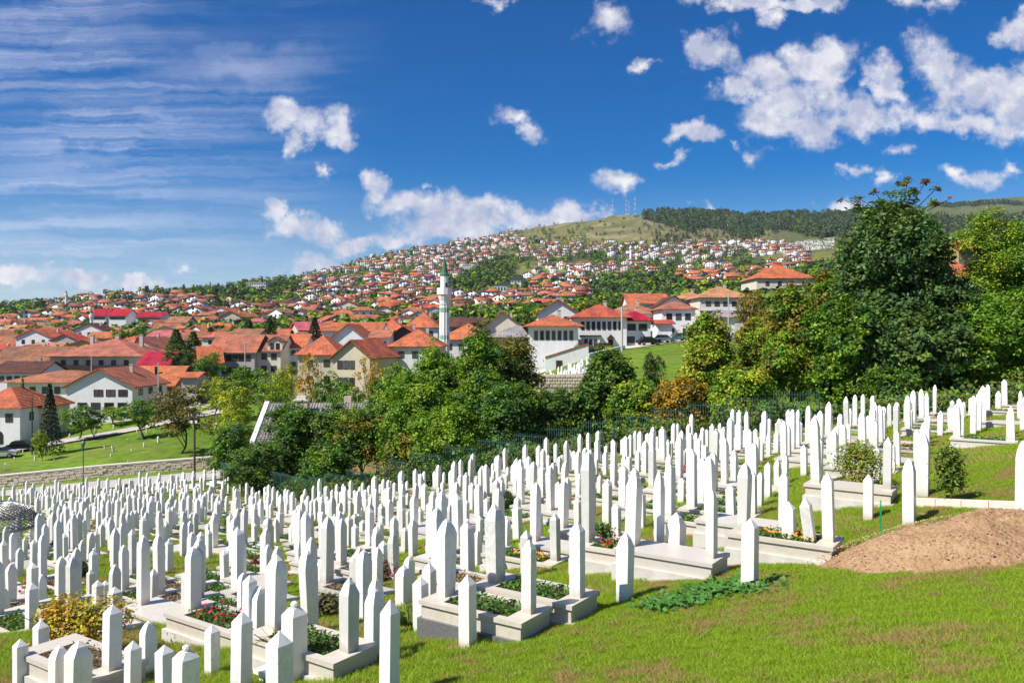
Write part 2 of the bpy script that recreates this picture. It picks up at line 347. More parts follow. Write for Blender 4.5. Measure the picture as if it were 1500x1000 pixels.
# grass on the ground and its blades share the same patches (world position)
def patches(t, pos):
    a = t.noise(pos, 0.55, 5, 0.6); b2 = t.noise(pos, 2.3, 5, 0.6)
    dry = t.n('ShaderNodeMapRange', {0: t.m('ADD', t.m('MULTIPLY', a, 0.6), t.m('MULTIPLY', b2, 0.4)), 1: 0.47, 2: 0.60}).outputs[0]
    return a, b2, dry
def ground_mat():
    m, t, b = mat('ground_turf_and_soil', 0.95, 0.1)
    pos = t.n('ShaderNodeNewGeometry').outputs['Position']
    a, b2, dry = patches(t, pos)
    fine = t.noise(pos, 11.0, 6, 0.7)
    g = t.mix(fine, (0.065, 0.13, 0.012), (0.17, 0.27, 0.025))
    g = t.mix(t.m('MULTIPLY', dry, 0.65), g, (0.30, 0.21, 0.10))
    mead = t.n('ShaderNodeMapRange', {0: t.noise(pos, 0.7, 9, 0.78), 1: 0.33, 2: 0.66}).outputs[0]
    big = t.n('ShaderNodeMapRange', {0: t.noise(pos, 0.09, 5, 0.6), 1: 0.45, 2: 0.68}).outputs[0]
    far = attr(t); sel = t.n('ShaderNodeAttribute', attribute_name='far').outputs['Fac']
    fn = t.n('ShaderNodeMapRange', {0: t.noise(pos, 0.12, 8, 0.75), 1: 0.3, 2: 0.7}).outputs[0]; fn2 = t.n('ShaderNodeMapRange', {0: t.noise(pos, 0.025, 7, 0.7), 1: 0.3, 2: 0.7}).outputs[0]
    fm = t.mix(1.0, far, t.mix(t.m('MULTIPLY_ADD', fn2, 0.5, t.m('MULTIPLY', fn, 0.6)), (0.35, 0.45, 0.35), (1.35, 1.25, 1.15)), 'MULTIPLY')
    fm = t.mix(1.0, fm, t.mix(mead, (0.45, 0.55, 0.45), (1.5, 1.4, 1.5)), 'MULTIPLY')
    fm = t.mix(t.m('MULTIPLY', big, 0.45), fm, (0.20, 0.17, 0.07))
    L(t, t.mix(sel, g, fm), b.inputs['Base Color'])
    L(t, t.n('ShaderNodeBump', {'Strength': 0.55, 'Distance': 0.05, 'Height': t.noise(pos, 9.0, 7, .75)}).outputs[0], b.inputs['Normal'])
    return m
M['ground'] = ground_mat()
def blade_mat():
    m, t, b = mat('grass_blade', 0.6, 0.25)
    pos = t.n('ShaderNodeNewGeometry'); a, b2, dry = patches(t, pos.outputs['Position'])
    r = pos.outputs['Random Per Island']
    g = t.mix(r, (0.16, 0.28, 0.013), (0.46, 0.59, 0.04))
    g = t.mix(t.m('MULTIPLY', a, 0.8), g, (0.28, 0.44, 0.02))
    yl = t.n('ShaderNodeMapRange', {0: t.m('ADD', dry, t.m('MULTIPLY', r, 0.7)), 1: 0.56, 2: 1.15}).outputs[0]
    g = t.mix(t.m('MULTIPLY', yl, 0.9), g, (0.46, 0.32, 0.13))
    L(t, g, b.inputs['Base Color'])
    tr = t.n('ShaderNodeBsdfTranslucent', {'Color': g}); mx = t.n('ShaderNodeMixShader', {0: 0.35, 1: b.outputs[0], 2: tr.outputs[0]})
    L(t, mx.outputs[0], t.t.nodes['Material Output'].inputs[0]); return m
M['blade'] = blade_mat()
def leaf_mat(name, src='object', trans=0.22, vary=0.5):
    """leaf colour comes from the object's own colour (or the tint attribute), varied leaf by leaf and spray by spray"""
    m, t, b = mat(name, 0.55, 0.3)
    geo = t.n('ShaderNodeNewGeometry'); col = own_colour(t) if src == 'object' else attr(t)
    if src == 'object': col = t.mix(1.0, col, attr(t), 'MULTIPLY')
    hu = t.n('ShaderNodeMapRange', {0: t.noise(geo.outputs['Position'], 0.45 if src == 'object' else 0.05, 4, 0.6), 1: .38, 2: .62}).outputs[0]
    col = t.mix(1.0, col, t.mix(hu, (.85, .95, 1.1), (1.35, 1.12, .8)), 'MULTIPLY')
    r = geo.outputs['Random Per Island']; n = t.noise(geo.outputs['Position'], 0.9 if src == 'object' else 0.08, 3, 0.6)
    v = t.m('MULTIPLY_ADD', r, vary, t.m('MULTIPLY_ADD', n, 0.8, 0.6 - vary / 2))
    g = t.vm('SCALE', col); t.t.links.new(v, g.inputs['Scale']); g = g.outputs[0]
    L(t, g, b.inputs['Base Color'])
    tr = t.n('ShaderNodeBsdfTranslucent', {'Color': t.mix(1.0, g, (1.1, 1.15, 0.5), 'MULTIPLY')}); mx = t.n('ShaderNodeMixShader', {0: trans, 1: b.outputs[0], 2: tr.outputs[0]})
    L(t, mx.outputs[0], t.t.nodes['Material Output'].inputs[0]); return m
M['leaf'] = leaf_mat('tree_leaf')
M['leaf_far'] = leaf_mat('distant_foliage', 'tint', 0.15, 0.35)
M['bark'] = plain('bark', (0.075, 0.055, 0.04), 0.95, 0.4, 9.0, bump=.6)
M['soil'] = plain('dug_soil', (0.36, 0.235, 0.135), 0.97, 0.22, 1.5, bump=1.0)
def soil_mat():
    m, t, b = mat('dug_earth', 0.97, 0.1); tc = t.n('ShaderNodeTexCoord').outputs['Object']
    a = t.n('ShaderNodeMapRange', {0: t.noise(tc, 0.9, 6, .65), 1: .35, 2: .65}).outputs[0]; f = t.noise(tc, 9, 8, .75)
    c = t.mix(a, (.38, .225, .12), (.58, .37, .205)); c = t.mix(t.n('ShaderNodeMapRange', {0: f, 1: .52, 2: .68}).outputs[0], c, (.66, .46, .28)); c = t.mix(t.n('ShaderNodeMapRange', {0: f, 1: .44, 2: .33}).outputs[0], c, (.22, .14, .08))
    L(t, c, b.inputs['Base Color'])
    hgt = t.m('ADD', t.noise(tc, 7, 9, .78), t.m('MULTIPLY', t.n('ShaderNodeTexVoronoi', {'Vector': tc, 'Scale': 14.0}).outputs[0], -.5))
    L(t, t.n('ShaderNodeBump', {'Strength': 1.0, 'Distance': .09, 'Height': hgt}).outputs[0], b.inputs['Normal']); return m
M['soil'] = soil_mat()
M['asphalt'] = plain('road_surface', (0.46, 0.42, 0.38), 0.9, 0.12, 0.5)
M['path'] = plain('pavement_concrete', (0.55, 0.50, 0.44), 0.9, 0.12, 0.6)
M['masonry'] = plain('wall_stone', (0.64, 0.53, 0.42), 0.9, 0.3, 1.7, bump=.5)
M['mortar'] = plain('mortar', (0.50, 0.44, 0.37), 0.95, 0.2, 3)
M['cap'] = plain('coping_stone', (0.68, 0.62, 0.54), 0.85, 0.15, 2)
M['green_metal'] = plain('green_painted_metal', (0.028, 0.085, 0.062), 0.45, 0.15, 3)
M['bright_green'] = plain('bright_green_paint', (0.01, 0.30, 0.09), 0.5, 0.12, 8)
M['white_metal'] = plain('white_painted_metal', (0.75, 0.75, 0.74), 0.45, 0.06, 3)
M['steel'] = plain('grey_steel', (0.30, 0.30, 0.30), 0.45, 0.2, 6, metallic=0.6)
M['dark'] = plain('dark_frame', (0.03, 0.026, 0.024), 0.5, 0.2, 3)
M['wood'] = plain('dark_timber', (0.055, 0.03, 0.02), 0.7, 0.3, 3)
M['pole'] = plain('pole_wood', (0.09, 0.065, 0.05), 0.85, 0.3, 3)
M['concrete'] = plain('concrete_pole', (0.50, 0.48, 0.44), 0.85, 0.12, 2)
def glass_mat():
    m, t, b = mat('window_glass', 0.08, 0.6)
    oi = t.n('ShaderNodeObjectInfo').outputs['Random']
    L(t, t.mix(oi, (0.015, 0.018, 0.022), (0.10, 0.11, 0.12)), b.inputs['Base Color']); return m
M['glass'] = glass_mat()
def wall_mat(name, src):
    m, t, b = mat(name, 0.88, 0.2)
    c = own_colour(t) if src == 'object' else attr(t)
    tcx = t.n('ShaderNodeNewGeometry').outputs['Position']
    n = t.noise(tcx, 0.5, 5, .6); st = t.noise(t.vm('MULTIPLY', tcx, (2.2, 2.2, 0.25)).outputs[0], 1.0, 5, .6)
    k = t.n('ShaderNodeMapRange', {0: t.m('ADD', t.m('MULTIPLY', n, 0.5), t.m('MULTIPLY', st, 0.5)), 1: 0.35, 2: 0.62, 3: 0.88, 4: 1.06}).outputs[0]
    g = t.vm('SCALE', c); t.t.links.new(k, g.inputs['Scale']); L(t, g.outputs[0], b.inputs['Base Color']); return m
M['wall'] = wall_mat('rendered_wall', 'object'); M['wall_far'] = wall_mat('distant_wall', 'tint')
def roof_mat(name, src):
    m, t, b = mat(name, 0.85, 0.2)
    c = own_colour(t) if src == 'object' else attr(t)
    tcx = t.n('ShaderNodeTexCoord').outputs['Object'] if src == 'object' else t.n('ShaderNodeNewGeometry').outputs['Position']
    n = t.noise(tcx, 0.45, 6, .65); f = t.noise(tcx, 3.4, 4, .7)
    g = t.mix(t.n('ShaderNodeMapRange', {0: n, 1: 0.35, 2: 0.68}).outputs[0], (0.50, 0.58, 0.70), (1.25, 1.12, 1.0))
    g = t.mix(1.0, c, g, 'MULTIPLY')
    k = t.n('ShaderNodeMapRange', {0: f, 1: 0.3, 2: 0.7, 3: 0.52, 4: 1.40}).outputs[0]
    q = t.vm('SCALE', g); t.t.links.new(k, q.inputs['Scale']); g = q.outputs[0]
    if src == 'object':
        z = t.n('ShaderNodeSeparateXYZ', {0: tcx})
        wv = t.m('SINE', t.m('MULTIPLY', z.outputs[2], 2 * math.pi / 0.2))
        wx = t.m('SINE', t.m('MULTIPLY', z.outputs[0], 2 * math.pi / 0.28)); wy = t.m('SINE', t.m('MULTIPLY', z.outputs[1], 2 * math.pi / 0.28))
        L(t, t.n('ShaderNodeBump', {'Strength': 0.5, 'Distance': 0.05, 'Height': t.m('ADD', wv, t.m('MULTIPLY', t.m('ADD', wx, wy), .5))}).outputs[0], b.inputs['Normal'])
    L(t, g, b.inputs['Base Color']); return m
M['roof'] = roof_mat('clay_roof_tiles', 'object'); M['roof_far'] = roof_mat('distant_roof_tiles', 'tint')

# ---------------------------------------------------------------- ground sheet
def ground():
    a0 = np.arctan((np.arange(-320, 1821, 7.0) - CX) / F)
    back = np.linspace(a0[-1], a0[0] + 2 * math.pi, 70)[1:-1]
    ang = np.concatenate([a0, back]); rr = np.concatenate([[0.0], np.geomspace(1.0, 6.0, 14)[:-1], np.geomspace(6.0, 5200, 330)])
    A, Rr = np.meshgrid(ang, rr, indexing='ij'); na, nr = A.shape
    cf = np.cos(np.clip(np.abs(np.arctan2(np.sin(A), np.cos(A))), 0, 1.0))
    D = Rr / cf                                  # rows of equal depth in front
    X = np.sin(A) * D; Y = np.cos(A) * D; Z = H(X, Y)
    V = np.stack([X, Y, Z], -1).reshape(-1, 3)
    i = np.arange(na)[:, None]; j = np.arange(nr - 1)[None]; i2 = (i + 1) % na
    Fq = np.stack([(i * nr + j), (i * nr + j + 1), (i2 * nr + j + 1), (i2 * nr + j)], -1).reshape(-1, 4)
    me = mesh_np('ground', V, [Fq], M['ground'], smooth=True)
    x, y, z = V.T; px = CX + F * x / np.maximum(y, 1); py = HY - F * z / np.maximum(y, 1)
    Yd = np.maximum(y, 0.55 * np.hypot(x, y))
    col = np.tile(np.array([0.13, 0.225, 0.022]), (len(V), 1))          # meadow
    def put(mask, c): col[mask] = c
    n1 = fbm(x / 30, y / 30, 21)
    put(Yd > 150, (0.075, 0.10, 0.035))
    put((Yd > 150) & (n1 > 0.08), (0.12, 0.13, 0.05))
    put((Yd > 420), (0.06, 0.09, 0.035))
    put((Yd > 420) & (n1 > 0.12), (0.13, 0.14, 0.06))
    hill = (px > 730) & (px < 1130) & (py < 362 + (px - 900) * 0.0) & (Yd > 1500)
    put(hill, (0.17, 0.165, 0.075)); put(hill & (fbm(x / 60, y / 60, 33) > 0.10), (0.26, 0.235, 0.15)); put(hill & (fbm(x / 45, y / 45, 37) > 0.13), (0.10, 0.12, 0.05))
    put((px > 820) & (px < 960) & (py > 350) & (py < 362) & (Yd > 1200), (0.17, 0.18, 0.06))
    put((px >= 1130) & (Yd > 1500), (0.09, 0.115, 0.05)); put((px > 1180) & (px < 1300) & (Yd > 1600) & (py < 330) & (n1 > 0.05), (0.25, 0.22, 0.14))
    put((px > 1120) & (px < 1230) & (py > 368) & (py < 385) & (Yd > 900), (0.16, 0.17, 0.05))
    put((px > 760) & (px < 860) & (py > 388) & (py < 408) & (Yd > 600), (0.15, 0.18, 0.055))
    far = np.clip((Yd - 68) / 12, 0, 1)
    t = np.ones((len(V), 4), np.float32); t[:, :3] = col
    me.attributes.new('tint', 'FLOAT_COLOR', 'POINT').data.foreach_set('color', t.ravel())
    me.attributes.new('far', 'FLOAT', 'POINT').data.foreach_set('value', far.astype(np.float32))
    return ob('ground', me, kind='structure')
ground()
def ribbon(name, pts, wl, wr, matl, lift=0.06, step=1.5, kind='structure', th=0.0):
    """a strip laid on the land along pts [(x,y)...]; wl, wr: widths left and right"""
    P = []
    for (a, b) in zip(pts[:-1], pts[1:]):
        n = max(1, int(math.hypot(b[0]-a[0], b[1]-a[1]) / step))
        P += [(a[0] + (b[0]-a[0]) * k / n, a[1] + (b[1]-a[1]) * k / n) for k in range(n)]
    P.append(pts[-1]); P = np.array(P); T = np.gradient(P, axis=0); T /= np.linalg.norm(T, axis=1)[:, None]; N = np.stack([-T[:, 1], T[:, 0]], 1)
    offs = np.linspace(-wr, wl, 7); Q = P[:, None] + N[:, None] * offs[None, :, None]
    Z = H(Q[..., 0], Q[..., 1]) + lift
    V = np.concatenate([Q, Z[..., None]], -1).reshape(-1, 3); n, k = len(P), len(offs)
    i = np.arange(n - 1)[:, None]; j = np.arange(k - 1)[None]
    Fq = np.stack([i*k+j, (i+1)*k+j, (i+1)*k+j+1, i*k+j+1], -1).reshape(-1, 4)[:, ::-1]
    return ob(name, mesh_np(name, V, [Fq], matl, smooth=True), kind=kind)
# ---------------------------------------------------------------- leaves
def unit(v): return v / (np.linalg.norm(v, axis=-1, keepdims=True) + 1e-9)
def leaf_quads(P, N, size, g, aspect=0.55):
    """pointed leaves folded along the middle: 4 corners, centred at P, facing N"""
    n = len(P); t = unit(np.cross(N, g.normal(size=(n, 3)))); b = np.cross(N, t)
    s = (size * g.uniform(0.7, 1.3, n))[:, None]
    V = np.stack([P - t * s, P - b * s * aspect + N * s * .18, P + t * s, P + b * s * aspect + N * s * .18], 1)
    return V.reshape(-1, 3)
def quads(n): return np.arange(n * 4).reshape(-1, 4)
def crown_points(ells, n, g, clump=0.5, per=60, shell=0.55, low=-0.7):
    """sprays of leaves over and inside ellipsoids (cx,cy,cz,rx,ry,rz)"""
    ells = np.array(ells, float); vol = np.prod(ells[:, 3:], axis=1) ** (2 / 3); vol /= vol.sum()
    m = max(1, n // per); k = g.choice(len(ells), m, p=vol)
    d = unit(g.normal(size=(m, 3))); d[:, 2] = np.where(d[:, 2] < low, -d[:, 2], d[:, 2])
    r = shell + (1 - shell) * g.random(m) ** 0.6
    r *= 1 + 0.16 * np.sin(d[:, 0] * 7 + k) * np.cos(d[:, 1] * 6 + k) + 0.10 * g.normal(size=m)
    Cc = ells[k, :3] + d * ells[k, 3:] * r[:, None]
    cs = clump * g.uniform(0.6, 1.35, m)
    idx = np.repeat(np.arange(m), per)
    q = g.normal(size=(len(idx), 3)) * 0.5; q[:, 2] *= 0.6
    P = Cc[idx] + q * cs[idx][:, None]
    P[:, 2] -= 0.25 * cs[idx] * (q[:, 0] ** 2 + q[:, 1] ** 2)
    N = unit(d[idx] * 0.55 + np.array([0, 0, 0.7]) + g.normal(size=P.shape) * 0.55)
    return P, N, idx, Cc
def crown_mesh(name, ells, n, size, seed, clump=0.5, per=60, shell=0.55, matl=None, tints=((1,1,1),), low=-0.7, aspect=.55):
    g = np.random.default_rng(seed); P, N, idx, Cc = crown_points(ells, n, g, clump, per, shell, low)
    V = leaf_quads(P, N, size, g, aspect); tt = np.array(tints)[g.integers(0, len(tints), len(Cc))] * g.uniform(0.75, 1.22, (len(Cc), 1))
    return mesh_np(name, V, [quads(len(P))], matl or M['leaf'], tint=np.repeat(tt[idx], 4, axis=0)), Cc
def trunk_mesh(name, base_r, top, Cc, g, nb=14, lean=(0, 0), n=7):
    mb = MB(); tx, ty = lean; hgt = top
    pts = [(tx * f * f + 0.12 * math.sin(f * 5), ty * f * f + .1 * math.sin(f * 7 + 1), -0.4 + (hgt + .4) * f) for f in np.linspace(0, 1, 8)]
    mb.tube(pts, [base_r * (1.35 if i == 0 else 1 - 0.8 * i / 7) for i in range(8)], n)
    for c in (Cc[g.choice(len(Cc), min(nb, len(Cc)), replace=False)] if len(Cc) else []):
        f = min(0.95, max(0.22, (c[2] / max(hgt, .1)) * g.uniform(0.45, 0.8))); k = f * 7; i = int(k); a = np.array(pts[i]) * (1 - k + i) + np.array(pts[min(i+1, 7)]) * (k - i)
        mid = (a + c) / 2 + np.array([0, 0, 0.08 * np.linalg.norm(c - a)])
        r = base_r * 0.38 * (1 - f * .5); mb.tube([a, mid, c], [r, r * .6, r * .2], 5)
    return fixn(mb.mesh(name, M['bark'], smooth=True))

# ---------------------------------------------------------------- the cemetery
D_ = np.array([0.83, -0.56]); D_ /= np.linalg.norm(D_); P_ = np.array([-D_[1], D_[0]]); GRZ = math.atan2(D_[1], D_[0])
def stone_mb(w, t, h, style='pyr', flare=0.0, foot=0.45):
    mb = MB(); sh = h - {'pyr': w * .80, 'slab': w * 1.0, 'bevel': w * 1.05, 'ball': w * .85}[style]
    def ring(z, fx, fy): return [(-t/2*fx, -w/2*fy, z), (t/2*fx, -w/2*fy, z), (t/2*fx, w/2*fy, z), (-t/2*fx, w/2*fy, z)]
    b = 1 - flare; r = [ring(-foot, b, b), ring(0, b, b), ring(sh, 1, 1)]
    if style == 'pyr': r += [ring(sh + .012, .97, .97), ring(h, .04, .04)]
    elif style == 'slab': r += [ring(sh + (h - sh) * .45, .8, .72), ring(sh + (h - sh) * .8, .5, .34), ring(h, .14, .05)]
    elif style == 'bevel': r += [ring(sh + (h - sh) * .62, .60, .46), ring(h, .05, .04)]
    else: r += [ring(sh + (h - sh) * .5, .5, .45)]
    mb.loft(r)
    if style == 'ball':
        z = sh + (h - sh) * .5; rr = (h - z) / 2
        mb.loft([[(rr*math.sin(a)*math.cos(q), rr*math.sin(a)*math.sin(q), z + rr*.9 - rr*math.cos(a)) for q in [2*math.pi*k/8 for k in range(8)]] for a in (.35, .9, 1.57, 2.2, 2.8)])
    return mb
STY = [('pyr', .235, .235, 0), ('slab', .27, .20, 0), ('bevel', .29, .25, .08), ('ball', .27, .24, 0), ('slab', .31, .20, .16)]
STONE = {}
def stone_mesh(k, big):
    if (k, big) not in STONE:
        s, w_, t_, fl = STY[k]; q = 1.0 if big else .84
        STONE[k, big] = fixn(stone_mb(w_ * q, t_ * q, 1.55 if big else 1.15, s, fl).mesh('gravestone', M['marble']))
    return STONE[k, big]
SDESC = ['slim white gravestone with pyramid tip', 'white slab gravestone with curved point', 'broad white gravestone with chamfered top', 'white gravestone topped by a small knob', 'white slab gravestone widening to its point']
def stone_col(g):
    q = g.uniform(.90, 1.0); r = g.random()
    return (q, q * (.97 if r < .4 else .995), q * (.92 if r < .4 else 1.0)) if r < .85 else (q * .80, q * .80, q * .76)
GL, GW = 2.1, 0.98
KM = {}
def km(kind):
    if KM: return KM[kind]
    def ringbox(mb, x0, x1, y0, y1, i0, i1, j0, j1, z0, z1):
        v = [(x0,y0),(x1,y0),(x1,y1),(x0,y1)]; q = [(i0,j0),(i1,j0),(i1,j1),(i0,j1)]
        vs = [(a, b, z) for z in (z0, z1) for P in (v, q) for a, b in P]      # 0-3 outer low, 4-7 inner low, 8-11 outer up, 12-15 inner up
        fs = []
        for i in range(4):
            j = (i + 1) % 4
            fs += [(i, j, 8+j, 8+i), (4+j, 4+i, 12+i, 12+j), (8+i, 8+j, 12+j, 12+i), (4+i, 4+j, j, i)]
        mb.add(vs, fs)
    mb = MB(); ringbox(mb, -GL/2, GL/2, -GW/2, GW/2, -GL/2+.42, GL/2-.36, -GW/2+.15, GW/2-.15, -.075, 0); KM['coping'] = fixn(mb.mesh('coping', M['marble']))
    mb = MB().box(-GL/2+.04, GL/2-.04, -GW/2+.04, GW/2-.04, -.30, -.078); KM['plinth'] = fixn(mb.mesh('plinth', M['marble']))
    mb = MB().box(-GL/2-.02, GL/2+.02, -GW/2-.02, GW/2+.02, -1.15, -.30); KM['base'] = fixn(mb.mesh('base', M['kerb']))
    KM['base_dark'] = fixn(mb.mesh('base', M['grey_stone']))
    mb = MB().box(-GL/2, GL/2, -GW/2, GW/2, -.075, 0); KM['slab'] = fixn(mb.mesh('cover_slab', M['marble']))
    # beds
    for nm, fl in (('green', None), ('red', (.55, .015, .03)), ('orange', (.85, .30, .02)), ('pink', (.75, .12, .25)), ('dry', None), ('white', (.8, .8, .75))):
        g = np.random.default_rng(hash(nm) % 1000 if False else {'green':1,'red':2,'orange':3,'pink':4,'dry':5,'white':6}[nm])
        n = 420; X = g.uniform(-GL/2+.45, GL/2-.40, n); Y = g.uniform(-GW/2+.17, GW/2-.17, n); top = .05 + .13 * np.clip(fbm(X * 2.2, Y * 2.2, 4) * 2 + .5, 0, 1)
        P = np.stack([X, Y, -.05 + g.random(n) * top], 1); N = unit(g.normal(size=P.shape) + (0, 0, .9))
        V = leaf_quads(P, N, .045 if nm != 'dry' else .03, g, .5); tt = np.tile((.09, .19, .025) if nm != 'dry' else (.30, .20, .09), (n, 1)) * g.uniform(.6, 1.4, (n, 1))
        if fl:
            m_ = 45; q = g.integers(0, n, m_); P2 = P[q] + (0, 0, .06); V = np.concatenate([V, leaf_quads(P2, unit(g.normal(size=P2.shape) * .5 + (0, -.3, 1)), .036, g, .95)]); tt = np.concatenate([tt, np.tile(fl, (m_, 1))])
        KM['bed_' + nm] = mesh_np('planting', V, [quads(len(V) // 4)], M['leaf_far'], tint=np.repeat(tt, 4, axis=0))
    mb = MB().box(-GL/2+.40, GL/2-.34, -GW/2+.13, GW/2-.13, -.1, -.045); KM['soil'] = mb.mesh('bed_soil', M['bedsoil'])
    return KM[kind]
M['bedsoil'] = plain('bed_soil', (.10, .075, .045), 1, .4, 6, bump=.8)
BDESC = {'green': 'kerbed white grave with leafy green bed', 'red': 'kerbed white grave with red flowers', 'orange': 'kerbed white grave with orange flowers', 'pink': 'kerbed white grave with pink flowers',
         'dry': 'kerbed white grave with withered bed', 'white': 'kerbed white grave with white flowers', 'slab': 'white grave closed by a flat slab'}
LAB = []          # (object, description, position) to be labelled by the landmark near it
def grave(x, y, z, bed, hk=1, hh=1.0, fk=0, fh=1.0, g=rng, label=None, desc=None, Lh=None, dark=False, foot=True, head=True):
    r = ob('grave', None, None, (x, y, z), GRZ + g.normal() * .012); r['category'] = 'grave'; r['group'] = 'graves in the white cemetery'
    c = stone_col(g); gry = (.22, .22, .24) if dark else (1, 1, 1)
    p = ob('plinth', km('plinth'), r, color=c); b = ob('base', km('base_dark' if dark else 'base'), r)
    if bed == 'slab': ob('cover_slab', km('slab'), r, color=c)
    else:
        ob('coping', km('coping'), r, color=c); ob('bed_soil', km('soil'), r); o = ob('planting', km('bed_' + bed), r); o['kind'] = 'stuff'
    Lh = Lh if Lh is not None else -GL/2 + .22
    if head:
      o = ob('headstone', stone_mesh(hk, True), r, (Lh, g.normal() * .03, 0.0), g.normal() * .02, stone_col(g)); o.scale = (g.uniform(.92, 1.1), g.uniform(.92, 1.1) * (.84 if x < -y * .22 else 1), hh); o.rotation_euler[0] = g.normal() * .012; o.rotation_euler[1] = g.normal() * .012
    if foot:
        o = ob('footstone', stone_mesh(fk, False), r, (GL/2 - .19, g.normal() * .03, 0.0), g.normal() * .02, stone_col(g)); o.scale = (g.uniform(.9, 1.05), g.uniform(.9, 1.05), fh); o.rotation_euler[0] = g.normal() * .012; o.rotation_euler[1] = g.normal() * .015
    if label: r['label'] = label
    else: LAB.append((r, desc or BDESC[bed], (x, y, z)))
    return r
def gstone(x, y, z, k, big, hh, g=rng, label=None, tilt=(0, 0), wscale=1.0):
    o = ob('gravestone', stone_mesh(k, big), None, (x, y, z), GRZ + g.normal() * .03, stone_col(g)); o['category'] = 'gravestone'; o['group'] = 'free-standing white gravestones'
    o.scale = (wscale * g.uniform(.95, 1.05), wscale * g.uniform(.95, 1.05), hh)
    o.rotation_euler[0] = tilt[0] + g.normal() * .014; o.rotation_euler[1] = tilt[1] + g.normal() * .014
    if abs(g.random()) < .06: o.rotation_euler[0] += g.choice([-1, 1]) * .06
    if label: o['label'] = label
    else: LAB.append((o, SDESC[k], (x, y, z + .8)))
    return o
TAKEN = []
# --- the stones nearest the camera, each set where it stands in the photograph: (px, top, base, width px, style, lean, label)
FRONT = [(570,878,1025,30,0,0,'slim grey-veined gravestone with pyramid tip, frontmost on the mown grass'),
 (685,842,950,26,0,0,'slim grey-sided gravestone standing on the grass before the tall double-stepped grave'),
 (915,780,880,28,2,0,'stout white gravestone with chamfered tip at the grass edge beside the green creeper'),
 (1098,760,862,26,0,0,'lone slim gravestone on the grass beside the dark green creeper'),
 (1332,672,768,25,1,0,'tall white gravestone at the left end of the earth mound'),
 (990,752,834,32,2,0,'broad white gravestone at the grass edge, left of the dark green creeper'),
 (1157,735,820,24,0,0,'upright white gravestone directly left of the leaning one'),
 (1191,727,820,21,0,-.17,'leaning white gravestone tilted to the left before the yellow-flowered grave'),
 (353,895,1012,30,0,0,'grey-flecked pyramid-tipped gravestone left of the vase grave, its foot beyond the picture'),
 (410,925,1060,38,0,0,'wide pyramid-topped gravestone in front of the white flower vase'),
 (271,945,1062,38,3,0,'broad grey-green gravestone with a round knob, in the nearest row'),
 (548,860,966,28,1,0,'grey slab gravestone just behind the frontmost one'),
 (30,937,1012,22,0,0,'small pyramid-tipped gravestone left of the orange shrub, in the nearest row'),
 (113,938,1035,38,2,0,'wide chamfer-topped gravestone in front of the orange shrub'),
 (86,947,1035,28,1,0,'narrow rounded gravestone touching the wide one before the orange shrub'),
 (242,945,1030,27,0,0,'pyramid-tipped gravestone left of the knobbed one'),
 (194,940,1025,24,0,0,'slim gravestone between the orange shrub and the knobbed gravestone'),
 (217,912,992,23,1,0,'grey rounded gravestone behind the slim one, right of the orange shrub'),
 (431,881,1000,36,3,0,'tall grey gravestone with a knob beside the white flower vase'),
 (311,915,990,22,0,0,'short grey gravestone just behind and left of the grey-flecked one'),
 (617,845,926,23,0,0,'slim gravestone left of the double-stepped grave, on grass'),
 (1272,695,762,18,0,0,'short white gravestone beside the thin green marker board'),
 (591,828,890,25,2,0,'broad chamfer-topped gravestone left of the double-stepped grave'),
 (60,908,985,22,0,0,'slim gravestone behind the small one at the left edge'),
 (380,860,945,28,1,0,'white gravestone behind the red flower bed'),
 (458,866,910,20,0,0,'short gravestone right behind the vase grave'),
 (1351,632,728,30,2,0,'tall broad chamfered gravestone directly behind the earth mound'),
 (1497,645,775,26,1,0,'tall white gravestone at the right end of the earth mound, cut by the picture edge')]
for px, top, base, wpx, k, lean, lab in FRONT:
    x, y, z = hit(px, base); hpx = base - top
    hgt = hpx / F * y; w0 = STY[k][1]; nat = (w0 * (abs(P_[0]) ) + STY[k][2] * abs(D_[0])) * .84
    ws = (wpx / F * y) / nat
    gstone(x, y, z, k, False, hgt / 1.15, label=lab, tilt=(0, 0), wscale=min(1.5, max(.85, ws)))
    o = C.objects[-1]
    if lean: o.rotation_euler[1] += 0; o.rotation_euler[0] = .13; o.rotation_euler[1] = -.10
    TAKEN.append((x, y, .75))
# --- graves nearest the camera: (foot px, foot base py on the coping, foot top, head top py, bed, head style, foot style, label)
KG = [(773,897,790,760,'green',4,0,'white double-stepped grave with two tall stones on a dark footing, nearest the grass'),
 (845,873,762,737,'green',2,0,'white grave with tall chamfered headstone and grassy bed, behind the double-stepped one'),
 (511,952,845,812,'green',2,2,'white grave with a spiky iris bed, beside the white flower vase'),
 (1214,792,692,678,'orange',4,0,'white grave with yellow flowers behind the leaning gravestone'),
 (163,978,885,862,'dry',2,0,'white grave half covered by the orange shrub'),
 (1043,815,718,690,'slab',2,1,'white stepped grave with flat top and twin stones left of the lone slim gravestone'),
 (965,808,690,655,'red',4,4,'white grave with a bunch of red flowers and a stone widening upward'),
 (1300,715,640,610,'slab',1,0,'white slab grave behind the thin green marker board'),
 (365,915,862,800,'red',1,0,'white grave with a bed of dark red flowers'),
 (1148,770,690,668,'slab',1,0,'white slab grave right behind the upright and leaning gravestones')]
